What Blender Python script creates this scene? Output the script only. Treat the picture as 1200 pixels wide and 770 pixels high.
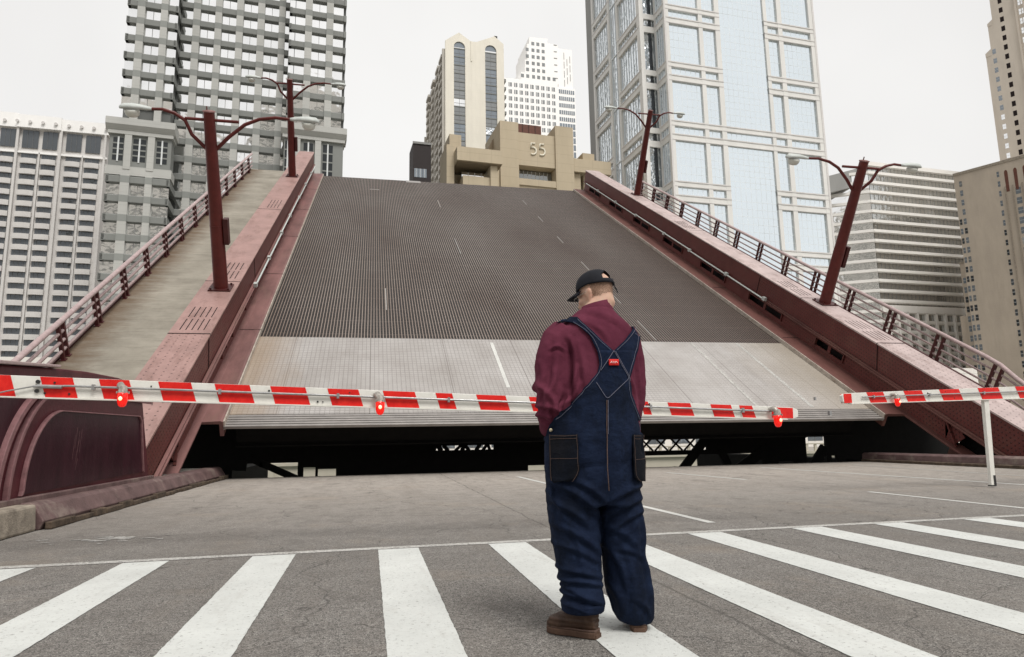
import bpy, bmesh, math, random
from mathutils import Vector, Matrix, noise
from mathutils.bvhtree import BVHTree
random.seed(7)
PI = math.pi
S = bpy.context.scene
for o in list(bpy.data.objects): bpy.data.objects.remove(o)
C = S.collection

# ------------------------------------------------------------ camera
RM = [[0.97875, -0.20440, -0.016265], [0.016191, 0.156112, -0.987607], [0.204410, 0.966358, 0.156104]]
cam = bpy.data.objects.new('camera', bpy.data.cameras.new('camera'))
C.objects.link(cam)
r, d, f = [Vector(v) for v in RM]
M = Matrix.Identity(4)
for i in range(3):
    M[i][0] = r[i]; M[i][1] = -d[i]; M[i][2] = -f[i]
M.translation = Vector((0, 0, 1.0))
cam.matrix_world = M
cam.data.sensor_width = 36; cam.data.lens = 23.822
cam.data.clip_start = 0.05; cam.data.clip_end = 6000
S.camera = cam
S.render.resolution_x = 1024; S.render.resolution_y = 657

# ------------------------------------------------------------ world, sun, exposure
SUN_EL, SUN_ROT = math.radians(57), math.radians(160)
W = bpy.data.worlds.new('World'); S.world = W; W.use_nodes = True
nt = W.node_tree; nt.nodes.clear()
wo = nt.nodes.new('ShaderNodeOutputWorld')
sky = nt.nodes.new('ShaderNodeTexSky'); sky.sky_type = 'NISHITA'; sky.sun_disc = False
sky.sun_elevation = SUN_EL; sky.sun_rotation = SUN_ROT; sky.dust_density = 4
b1 = nt.nodes.new('ShaderNodeBackground'); b1.inputs['Strength'].default_value = 0.08
nt.links.new(sky.outputs[0], b1.inputs['Color'])
tcw = nt.nodes.new('ShaderNodeTexCoord'); nz = nt.nodes.new('ShaderNodeTexNoise')
nz.inputs['Scale'].default_value = 1.6; nz.inputs['Detail'].default_value = 4
nt.links.new(tcw.outputs['Generated'], nz.inputs['Vector'])
rp = nt.nodes.new('ShaderNodeValToRGB')
rp.color_ramp.elements[0].position = 0.3; rp.color_ramp.elements[0].color = (0.77, 0.755, 0.74, 1)
rp.color_ramp.elements[1].position = 0.72; rp.color_ramp.elements[1].color = (0.92, 0.91, 0.89, 1)
nt.links.new(nz.outputs[0], rp.inputs[0])
b2 = nt.nodes.new('ShaderNodeBackground'); b2.inputs['Strength'].default_value = 1.0
nt.links.new(rp.outputs[0], b2.inputs['Color'])
mx = nt.nodes.new('ShaderNodeMixShader'); mx.inputs[0].default_value = 0.93
nt.links.new(b1.outputs[0], mx.inputs[1]); nt.links.new(b2.outputs[0], mx.inputs[2])
nt.links.new(mx.outputs[0], wo.inputs[0])
sl = bpy.data.lights.new('sun', 'SUN'); sl.energy = 2.6; sl.angle = math.radians(26); sl.color = (1, 0.97, 0.93)
so = bpy.data.objects.new('sun', sl); C.objects.link(so)
sd = Vector((math.sin(SUN_ROT) * math.cos(SUN_EL), math.cos(SUN_ROT) * math.cos(SUN_EL), math.sin(SUN_EL)))
so.rotation_euler = (-sd).to_track_quat('-Z', 'Y').to_euler()
S.view_settings.view_transform = 'Standard'; S.view_settings.look = 'None'
S.view_settings.exposure = 0.13; S.view_settings.gamma = 1.0
S.render.engine = 'CYCLES'

# ------------------------------------------------------------ material helpers
class N:
    """small node-graph helper"""
    def __init__(s, name):
        s.m = bpy.data.materials.new(name); s.m.use_nodes = True
        s.t = s.m.node_tree; s.p = s.t.nodes['Principled BSDF']
        s.tc = s.t.nodes.new('ShaderNodeTexCoord')
    def lk(s, a, b): s.t.links.new(a, b)
    def coord(s, scale=(1, 1, 1), kind='Object'):
        mp = s.t.nodes.new('ShaderNodeMapping'); mp.inputs['Scale'].default_value = scale
        s.lk(s.tc.outputs[kind], mp.inputs[0]); return mp.outputs[0]
    def noise(s, scale, detail=4, rough=0.6, stretch=(1, 1, 1)):
        n = s.t.nodes.new('ShaderNodeTexNoise'); n.inputs['Scale'].default_value = scale
        n.inputs['Detail'].default_value = detail; n.inputs['Roughness'].default_value = rough
        s.lk(s.coord(stretch), n.inputs['Vector']); return n.outputs[0]
    def voro(s, scale, stretch=(1, 1, 1), rnd=1.0):
        n = s.t.nodes.new('ShaderNodeTexVoronoi'); n.inputs['Scale'].default_value = scale
        n.inputs['Randomness'].default_value = rnd
        s.lk(s.coord(stretch), n.inputs['Vector']); return n.outputs['Distance']
    def ramp(s, v, a, b, ca=(0, 0, 0, 1), cb=(1, 1, 1, 1)):
        n = s.t.nodes.new('ShaderNodeValToRGB'); e = n.color_ramp.elements
        e[0].position = a; e[1].position = b; e[0].color = ca; e[1].color = cb
        s.lk(v, n.inputs[0]); return n.outputs[0]
    def mix(s, fac, a, b, mode='MIX'):
        n = s.t.nodes.new('ShaderNodeMix'); n.data_type = 'RGBA'; n.blend_type = mode
        for sock, v in ((n.inputs[0], fac), (n.inputs[6], a), (n.inputs[7], b)):
            if isinstance(v, (int, float)): sock.default_value = v
            elif isinstance(v, tuple): sock.default_value = v if len(v) == 4 else v + (1,)
            else: s.lk(v, sock)
        return n.outputs[2]
    def math(s, op, a, b=None, c=None):
        n = s.t.nodes.new('ShaderNodeMath'); n.operation = op
        for i, v in enumerate((a, b, c)):
            if v is None: continue
            if isinstance(v, (int, float)): n.inputs[i].default_value = v
            else: s.lk(v, n.inputs[i])
        return n.outputs[0]
    def xyz(s, kind='Object'):
        n = s.t.nodes.new('ShaderNodeSeparateXYZ'); s.lk(s.tc.outputs[kind], n.inputs[0]); return n.outputs
    def bump(s, h, dist, strength=1.0):
        n = s.t.nodes.new('ShaderNodeBump'); n.inputs['Distance'].default_value = dist
        n.inputs['Strength'].default_value = strength
        s.lk(h, n.inputs['Height']); s.lk(n.outputs[0], s.p.inputs['Normal'])
    def col(s, v):
        if isinstance(v, tuple): s.p.inputs['Base Color'].default_value = v + (1,)
        else: s.lk(v, s.p.inputs['Base Color'])
    def set(s, **k):
        s.p.inputs['Specular IOR Level'].default_value = 0.28
        for a, v in k.items():
            a = a.replace('_', ' ')
            if isinstance(v, (int, float, tuple)): s.p.inputs[a].default_value = v
            else: s.lk(v, s.p.inputs[a])
        return s.m

def surf(name, c, var=0.25, scale=3.0, rough=0.7, bump=0.0, bscale=60, metal=0.0, stretch=(1, 1, 1), tint=None):
    """painted, stone or cast surface with uneven tone and fine grain"""
    n = N(name)
    dark = tuple(x * (1 - var) for x in c); lite = tuple(min(1, x * (1 + var * 0.7)) for x in c)
    v = n.ramp(n.noise(scale, 6, 0.65, stretch), 0.3, 0.7)
    out = n.mix(v, dark, lite)
    if tint:
        out = n.mix(n.ramp(n.noise(scale * 0.6, 5, 0.7, stretch), 0.52, 0.75), out, tint)
    n.col(out)
    if bump: n.bump(n.noise(bscale, 4, 0.6), bump)
    return n.set(Roughness=rough, Metallic=metal)

def lines(n, axis, period, width, offset=0.0):
    """1 inside periodic lines along an axis of object space"""
    c = n.xyz()[axis]
    f = n.math('FRACT', n.math('DIVIDE', n.math('ADD', c, offset + 1000.0 * period), period))
    return n.math('LESS_THAN', f, width / period)

MAT = {}
# asphalt ----------
n = N('asphalt')
g = n.math('ADD', n.math('MULTIPLY', n.noise(150, 2, 0.6), 0.5), n.math('MULTIPLY', n.noise(44, 3, 0.8), 0.5)); big = n.noise(0.45, 6, 0.62); patch = n.noise(1.7, 5, 0.7, (1, 0.45, 1))
sp_ = n.voro(75); chips = n.ramp(n.noise(95, 1, 0.5), 0.60, 0.66)
base = n.mix(n.ramp(g, 0.44, 0.57), (0.05, 0.047, 0.044), (0.31, 0.295, 0.275))
base = n.mix(n.math('MULTIPLY', n.ramp(n.noise(22, 4, 0.75), 0.5, 0.66), 0.45), base, (0.065, 0.058, 0.053))
base = n.mix(n.math('MULTIPLY', chips, 0.6), base, (0.55, 0.52, 0.48))
base = n.mix(n.ramp(big, 0.35, 0.7), n.mix(1.0, base, (0.80, 0.79, 0.78), 'MULTIPLY'), base)
y = n.xyz()[1]
worn = n.math('MULTIPLY', n.ramp(n.math('DIVIDE', n.math('SUBTRACT', y, 6.2), 9.0), 0.0, 1.0), 0.62)
base = n.mix(worn, base, (0.47, 0.42, 0.37))
base = n.mix(n.math('MULTIPLY', n.ramp(n.noise(3.4, 6, 0.8), 0.46, 0.62), 0.34), base, (0.075, 0.068, 0.062))
base = n.mix(n.math('MULTIPLY', n.ramp(n.noise(17, 4, 0.8), 0.54, 0.66), 0.35), base, (0.36, 0.34, 0.31))
base = n.mix(n.math('MULTIPLY', n.ramp(n.noise(11, 5, 0.8), 0.48, 0.66), 0.36), base, (0.15, 0.135, 0.12))
base = n.mix(n.math('MULTIPLY', n.ramp(n.noise(1.1, 6, 0.75, (1.6, 0.22, 1)), 0.48, 0.70), 0.45), base, (0.17, 0.15, 0.13))
base = n.mix(n.math('MULTIPLY', n.ramp(n.noise(0.55, 5, 0.7), 0.55, 0.72), 0.25), base, (0.33, 0.26, 0.19))
base = n.mix(n.math('MULTIPLY', n.ramp(patch, 0.58, 0.74), 0.55), base, (0.075, 0.066, 0.058))
seamx = n.math('MULTIPLY', n.math('LESS_THAN', n.math('ABSOLUTE', n.math('SUBTRACT', n.math('ADD', n.xyz()[0], n.math('MULTIPLY', n.noise(1.5, 4), 0.12)), 2.0)), 0.012), 0.5)
base = n.mix(seamx, base, (0.05, 0.045, 0.04))
base = n.mix(n.math('MULTIPLY', n.ramp(n.noise(4.5, 5, 0.8), 0.62, 0.74), 0.6), base, (0.04, 0.036, 0.033))
crk = n.t.nodes.new('ShaderNodeTexVoronoi'); crk.feature = 'DISTANCE_TO_EDGE'; crk.inputs['Scale'].default_value = 0.42
wn = n.t.nodes.new('ShaderNodeTexNoise'); wn.inputs['Scale'].default_value = 1.2; wn.inputs['Detail'].default_value = 6
n.lk(n.coord(), wn.inputs['Vector'])
va = n.t.nodes.new('ShaderNodeVectorMath'); va.operation = 'ADD'
n.lk(n.coord(), va.inputs[0]); n.lk(wn.outputs['Color'], va.inputs[1]); n.lk(va.outputs[0], crk.inputs['Vector'])
cr = n.math('MULTIPLY', n.ramp(crk.outputs['Distance'], 0.0, 0.004, (1, 1, 1, 1), (0, 0, 0, 1)), 0.7)
n.col(n.mix(cr, base, (0.035, 0.032, 0.03)))
n.bump(g, 0.006, 0.8)
MAT['asphalt'] = n.set(Roughness=0.85)
# road paint, worn at its edges ----------
def roadpaint(name, c, wear):
    n = N(name)
    w = n.ramp(n.noise(38, 5, 0.8), wear - 0.05, wear + 0.03, (0, 0, 0, 1), (1, 1, 1, 1))
    w2 = n.ramp(n.noise(3.0, 5, 0.7), 0.42, 0.62)
    m_ = n.math('SUBTRACT', 1.0, n.math('MULTIPLY', n.math('SUBTRACT', 1.0, w), n.math('ADD', n.math('MULTIPLY', w2, 0.5), 0.55)))
    m_ = n.math('MINIMUM', n.math('MAXIMUM', m_, 0), 1)
    tone = n.mix(n.ramp(n.noise(1.4, 6, 0.7), 0.3, 0.75), tuple(x * 0.80 for x in c), c)
    tone = n.mix(n.math('MULTIPLY', n.ramp(n.noise(26, 5, 0.8), 0.5, 0.72), 0.30), tone, tuple(x * 0.6 for x in c))
    tone = n.mix(n.math('MULTIPLY', n.ramp(n.noise(2.2, 4, 0.7, (3, 0.6, 1)), 0.55, 0.75), 0.35), tone, (0.33, 0.31, 0.28))
    n.col(n.mix(m_, (0.16, 0.15, 0.14), tone))
    n.bump(n.noise(150, 3), 0.003)
    return n.set(Roughness=0.75)
MAT['stripe'] = roadpaint('crosswalk_paint', (0.62, 0.635, 0.61), 0.395)
MAT['line'] = roadpaint('lane_paint', (0.60, 0.60, 0.57), 0.40)
MAT['deckpaint'] = roadpaint('deck_paint', (0.34, 0.32, 0.30), 0.45)
MAT['oldline'] = roadpaint('worn_paint', (0.54, 0.53, 0.50), 0.49)
MAT['stone'] = surf('kerb_stone', (0.30, 0.26, 0.21), 0.35, 4, 0.85, 0.01, 50, tint=(0.12, 0.10, 0.08))
MAT['walk'] = surf('sidewalk_concrete', (0.30, 0.28, 0.25), 0.3, 1.5, 0.9, 0.004, 80)
MAT['kerbsteel'] = surf('kerb_steel', (0.135, 0.085, 0.082), 0.4, 3, 0.6, 0.006, 30, tint=(0.26, 0.21, 0.18))
MAT['kerbgrime'] = surf('kerb_grime', (0.085, 0.062, 0.045), 0.6, 5, 0.9, 0.02, 20, tint=(0.17, 0.125, 0.085))
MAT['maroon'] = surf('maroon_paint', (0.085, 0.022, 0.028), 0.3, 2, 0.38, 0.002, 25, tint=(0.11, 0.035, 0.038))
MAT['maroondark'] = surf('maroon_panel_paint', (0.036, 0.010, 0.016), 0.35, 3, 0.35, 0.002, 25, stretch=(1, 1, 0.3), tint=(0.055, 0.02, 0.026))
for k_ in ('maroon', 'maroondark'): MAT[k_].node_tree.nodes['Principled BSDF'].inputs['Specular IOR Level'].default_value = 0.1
MAT['maroonedge'] = surf('worn_edge_paint', (0.22, 0.11, 0.115), 0.3, 8, 0.5)
MAT['ledge'] = surf('ledge_paint', (0.19, 0.095, 0.088), 0.35, 1.6, 0.55, 0.004, 20, stretch=(1, 0.35, 1), tint=(0.19, 0.11, 0.09))
MAT['ledgebrown'] = surf('ledge_paint_brown', (0.125, 0.052, 0.044), 0.35, 1.6, 0.55, 0.004, 20, stretch=(1, 0.35, 1), tint=(0.16, 0.085, 0.065))
MAT['slot'] = surf('slot_dark', (0.012, 0.006, 0.006), 0.3, 5, 0.8)
MAT['black'] = surf('black_shade_steel', (0.006, 0.0055, 0.005), 0.4, 4, 0.9)  # near-black base puts the shade under the leaf into the colour
MAT['rail'] = surf('rail_paint', (0.38, 0.285, 0.28), 0.22, 6, 0.42, tint=(0.46, 0.38, 0.37))
MAT['railpost'] = surf('rail_post_paint', (0.075, 0.018, 0.02), 0.3, 8, 0.45)
MAT['pole'] = surf('pole_paint', (0.105, 0.020, 0.017), 0.25, 3, 0.36, 0.002, 20)
MAT['poledk'] = surf('pole_paint_dark', (0.06, 0.015, 0.014), 0.3, 3, 0.4)
MAT['lamphead'] = surf('lamp_head_enamel', (0.50, 0.53, 0.51), 0.15, 6, 0.4)
MAT['strip'] = surf('edge_strip', (0.42, 0.37, 0.32), 0.3, 5, 0.6, tint=(0.27, 0.2, 0.15))

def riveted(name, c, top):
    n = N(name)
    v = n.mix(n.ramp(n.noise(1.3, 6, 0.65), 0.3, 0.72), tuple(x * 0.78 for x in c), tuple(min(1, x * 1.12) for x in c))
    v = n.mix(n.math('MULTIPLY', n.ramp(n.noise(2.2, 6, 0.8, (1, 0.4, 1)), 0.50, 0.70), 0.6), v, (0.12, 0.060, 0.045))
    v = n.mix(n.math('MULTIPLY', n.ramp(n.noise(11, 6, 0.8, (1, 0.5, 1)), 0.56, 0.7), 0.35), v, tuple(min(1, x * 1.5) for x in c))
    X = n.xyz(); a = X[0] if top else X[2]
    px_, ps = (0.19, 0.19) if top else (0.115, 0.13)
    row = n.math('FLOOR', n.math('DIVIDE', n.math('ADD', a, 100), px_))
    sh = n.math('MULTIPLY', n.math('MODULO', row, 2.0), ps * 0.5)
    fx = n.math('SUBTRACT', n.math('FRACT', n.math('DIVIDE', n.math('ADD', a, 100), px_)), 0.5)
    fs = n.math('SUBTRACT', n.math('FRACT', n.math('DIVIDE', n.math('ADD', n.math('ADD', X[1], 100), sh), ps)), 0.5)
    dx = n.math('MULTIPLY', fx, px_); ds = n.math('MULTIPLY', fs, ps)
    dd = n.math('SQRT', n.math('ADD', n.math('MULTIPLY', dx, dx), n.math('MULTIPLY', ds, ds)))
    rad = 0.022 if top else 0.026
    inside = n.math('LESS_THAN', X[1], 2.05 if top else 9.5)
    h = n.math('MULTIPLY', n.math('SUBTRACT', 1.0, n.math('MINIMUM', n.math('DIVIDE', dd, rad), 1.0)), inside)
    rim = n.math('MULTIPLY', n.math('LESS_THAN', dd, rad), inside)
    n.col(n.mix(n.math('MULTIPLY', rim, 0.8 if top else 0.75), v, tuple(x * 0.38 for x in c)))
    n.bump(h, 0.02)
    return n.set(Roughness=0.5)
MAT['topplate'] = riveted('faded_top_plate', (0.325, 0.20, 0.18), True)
MAT['topplatesheen'] = riveted('faded_top_plate_sky_sheen', (0.45, 0.36, 0.345), True)  # right girder: sky reflection painted in as a paler tone of the faded paint
MAT['web'] = riveted('riveted_web', (0.115, 0.032, 0.028), False)

# steel grating: bright bar edges over dark gaps ----------
n = N('steel_grating')
la = lines(n, 0, 0.105, 0.028); lb = lines(n, 1, 0.15, 0.03); lc = lines(n, 1, 1.22, 0.05)
X = n.xyz()
tone = n.mix(n.ramp(n.noise(0.22, 5, 0.6, (1, 0.35, 1)), 0.35, 0.68), (0.31, 0.262, 0.230), (0.175, 0.122, 0.096))
brown = n.ramp(n.math('DIVIDE', X[0], 16.0), 0.35, 0.95)
tone = n.mix(n.math('MULTIPLY', brown, 0.6), tone, (0.17, 0.12, 0.10))
c1 = n.mix(lb, (0.012, 0.010, 0.009), n.mix(0.22, (0.010, 0.008, 0.007), tone))
c1 = n.mix(n.math('MULTIPLY', lc, 0.2), c1, tone)
c1 = n.mix(n.math('MULTIPLY', lines(n, 1, 5.0, 0.05), 0.6), c1, (0.02, 0.016, 0.014))
c1 = n.mix(n.math('MULTIPLY', n.ramp(n.noise(0.5, 5, 0.7, (1.4, 0.08, 1)), 0.5, 0.75), 0.5), c1, (0.03, 0.022, 0.018))
c1 = n.mix(la, c1, tone)
n.col(c1)
n.bump(n.math('MAXIMUM', la, n.math('MULTIPLY', lb, 0.3)), 0.04)
MAT['grating'] = n.set(Roughness=0.6, Metallic=0.15)
# filled grid apron ----------
n = N('apron_plate')
la = lines(n, 0, 0.13, 0.02); lb = lines(n, 1, 0.13, 0.03)
X = n.xyz()
tone = n.mix(n.ramp(n.noise(0.5, 6, 0.6), 0.3, 0.7), (0.34, 0.315, 0.295), (0.47, 0.45, 0.435))
tone = n.mix(n.math('MULTIPLY', n.ramp(n.noise(0.9, 5, 0.7, (1.6, 0.12, 1)), 0.48, 0.72), 0.4), tone, (0.25, 0.225, 0.205))
tone = n.mix(n.math('MULTIPLY', lines(n, 0, 2.4, 0.03), 0.5), tone, (0.12, 0.10, 0.09))
tone = n.mix(n.math('MULTIPLY', n.ramp(n.noise(5, 4, 0.7), 0.5, 0.75), 0.25), tone, (0.27, 0.25, 0.24))
cen = n.math('MULTIPLY', n.ramp(n.math('DIVIDE', n.math('SUBTRACT', 11.0, X[0]), 3.0), 0, 1), 1.0)
gm = n.math('MULTIPLY', n.math('MAXIMUM', la, lb), n.math('ADD', n.math('MULTIPLY', cen, 0.36), 0.08))
tone = n.mix(gm, tone, (0.17, 0.155, 0.145))
edge = n.ramp(n.math('ADD', n.math('DIVIDE', n.math('ADD', X[0], 3.6), 2.2), n.math('MULTIPLY', n.math('SUBTRACT', n.noise(1.2, 5, 0.7, (1, 0.3, 1)), 0.5), 0.9)), 0.08, 0.75, (1, 1, 1, 1), (0, 0, 0, 1))
tone = n.mix(n.math('MULTIPLY', edge, 0.55), tone, (0.34, 0.235, 0.14))
edge2 = n.ramp(n.math('ADD', n.math('DIVIDE', n.math('SUBTRACT', 15.5, X[0]), 3.5), n.math('MULTIPLY', n.math('SUBTRACT', n.noise(1.2, 5, 0.7, (1, 0.3, 1)), 0.5), 0.6)), 0.1, 0.8, (1, 1, 1, 1), (0, 0, 0, 1))
tone = n.mix(n.math('MULTIPLY', edge2, 0.6), tone, (0.36, 0.31, 0.24))
n.col(tone)
n.bump(n.math('SUBTRACT', 1.0, n.math('MAXIMUM', la, lb)), 0.01)
MAT['apron'] = n.set(Roughness=0.5, Metallic=0.25)
MAT['comb'] = surf('comb_bar_steel', (0.30, 0.28, 0.265), 0.2, 2, 0.4, metal=0.4)
# leaf sidewalk, stained at the rail side ----------
n = N('leaf_sidewalk')
b = n.mix(n.ramp(n.noise(0.7, 7, 0.65), 0.3, 0.7), (0.19, 0.172, 0.14), (0.33, 0.305, 0.255))
b = n.mix(n.math('MULTIPLY', n.ramp(n.noise(2.5, 4, 0.7, (0.4, 3, 1)), 0.5, 0.75), 0.5), b, (0.12, 0.105, 0.085))
X = n.xyz()
st = n.math('ADD', n.math('DIVIDE', n.math('ADD', X[0], 8.5), 1.3), n.math('MULTIPLY', n.math('SUBTRACT', n.noise(1.5, 6, 0.75, (0.5, 2, 1)), 0.5), 1.6))
b = n.mix(n.math('MULTIPLY', n.ramp(st, 0.0, 0.8, (1, 1, 1, 1), (0, 0, 0, 1)), 0.85), b, (0.10, 0.058, 0.03))
b = n.mix(n.math('MULTIPLY', n.ramp(n.noise(9, 3, 0.8), 0.68, 0.74), 0.4), b, (0.33, 0.30, 0.25))
n.col(b); n.bump(n.noise(25, 5), 0.01)
MAT['leafwalk'] = n.set(Roughness=0.85)

# facade materials; granite and brick lightened to stand in for distance haze ----------
def cladding(name, c, jx=0, jz=0, var=0.12, rough=0.8, joint=0.55, jw=0.06, streak=0.12):
    n = N(name)
    v = n.mix(n.ramp(n.noise(0.22, 6, 0.6, (1, 1, 0.35)), 0.3, 0.7), tuple(x * (1 - var) for x in c), c)
    v = n.mix(n.math('MULTIPLY', n.ramp(n.noise(0.9, 5, 0.7, (1, 1, 0.12)), 0.5, 0.8), streak), v, tuple(x * 0.55 for x in c))
    m_ = None
    if jx: m_ = lines(n, 0, jx, jw)
    if jz:
        l2 = lines(n, 2, jz, jw); m_ = l2 if m_ is None else n.math('MAXIMUM', m_, l2)
    if m_ is not None: v = n.mix(m_, v, tuple(x * joint for x in c))
    n.col(v)
    return n.set(Roughness=rough)
MAT['granite'] = cladding('light_granite', (0.47, 0.47, 0.445), 0, 1.15, jw=0.05, joint=0.8)
MAT['graniteband'] = cladding('granite_band', (0.27, 0.28, 0.265))
MAT['spandrel'] = cladding('grey_spandrel', (0.225, 0.232, 0.22), 0, 0)
MAT['graniteback'] = cladding('dark_core', (0.13, 0.135, 0.13))
MAT['whitestone'] = cladding('white_precast', (0.66, 0.64, 0.62), 0, 1.48, jw=0.06, joint=0.8)
MAT['cream'] = cladding('cream_concrete', (0.80, 0.76, 0.66), 2.05, 3.7, joint=0.86)
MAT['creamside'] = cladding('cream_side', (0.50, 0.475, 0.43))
MAT['white'] = cladding('white_cladding', (0.92, 0.91, 0.89), 0, 0, 0.03, streak=0.02)
MAT['tan'] = cladding('tan_concrete', (0.49, 0.415, 0.30), 4.9, 2.35, joint=0.74, jw=0.07, streak=0.2)
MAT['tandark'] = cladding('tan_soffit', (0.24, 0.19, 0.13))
MAT['brownbox'] = cladding('dark_brown_wall', (0.045, 0.038, 0.038))
MAT['g_stone'] = cladding('pale_granite_frame', (0.74, 0.73, 0.70), 1.1, 1.0, joint=0.9, jw=0.05)
MAT['hwhite'] = cladding('white_band', (0.86, 0.84, 0.80), 4.1, 0, 0.05, joint=0.9)
MAT['hgrey'] = cladding('grey_column', (0.30, 0.30, 0.29))
MAT['brick'] = cladding('brown_brick', (0.47, 0.405, 0.33), 0, 0.9, 0.2, joint=0.92, streak=0.3)
MAT['brick2'] = cladding('buff_brick', (0.62, 0.555, 0.475), 0, 1.2, 0.15, joint=0.93, streak=0.25)
MAT['copper'] = surf('bronze_louver', (0.12, 0.045, 0.03), 0.3, 1, 0.5)
MAT['pale'] = cladding('pale_wall', (0.78, 0.75, 0.70), 3, 3)
MAT['quay'] = cladding('quay_stone', (0.50, 0.46, 0.38), 0, 0)

def glass(name, c, refl, rough=0.04, wob=0.02, wscale=0.3, jx=0, jz=0, jc=(0.35, 0.38, 0.4), jw=0.07):
    n = N(name)
    v = n.mix(n.ramp(n.noise(0.12, 3, 0.5), 0.35, 0.65), tuple(x * 0.9 for x in c), tuple(min(1, x * 1.05) for x in c))
    m_ = None
    if jx: m_ = lines(n, 0, jx, jw)
    if jz:
        l2 = lines(n, 2, jz, jw); m_ = l2 if m_ is None else n.math('MAXIMUM', m_, l2)
    if m_ is not None:
        v = n.mix(m_, v, jc)
        n.lk(n.math('MULTIPLY', n.math('SUBTRACT', 1.0, m_), refl), n.p.inputs['Metallic'])
    else: n.p.inputs['Metallic'].default_value = refl
    n.col(v)
    if wob: n.bump(n.noise(wscale, 2), wob)
    return n.set(Roughness=rough)
MAT['mirror'] = glass('mirror_glass', (0.95, 0.96, 0.96), 0.98, wob=0.03)
MAT['blueglass'] = glass('blue_curtain_glass', (0.60, 0.68, 0.73), 0.82, wob=0.03, jx=1.42, jz=1.9, jc=(0.30, 0.37, 0.42), jw=0.09)
MAT['sideglass'] = glass('flank_curtain_glass', (0.78, 0.82, 0.85), 0.95, wob=0.5, wscale=0.5)
MAT['awin'] = glass('tower_window_glass', (0.115, 0.125, 0.135), 0.5, wob=0.3, wscale=.15)
MAT['darkglass'] = glass('dark_glass', (0.05, 0.055, 0.06), 0.25, wob=0.02)
MAT['greyglass'] = glass('grey_glass', (0.30, 0.31, 0.31), 0.7, wob=0.1, wscale=0.2)
MAT['stripglass'] = glass('grey_strip_glass', (0.26, 0.29, 0.32), 0.6, wob=0.05)
MAT['mullion'] = surf('mullion_grey', (0.16, 0.16, 0.16), 0.1, 1, 0.5)
MAT['mullionlight'] = surf('mullion_light', (0.62, 0.64, 0.64), 0.1, 1, 0.5)
MAT['water'] = glass('river_water', (0.10, 0.13, 0.11), 0.3, 0.08, 0.3, 0.8)

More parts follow.
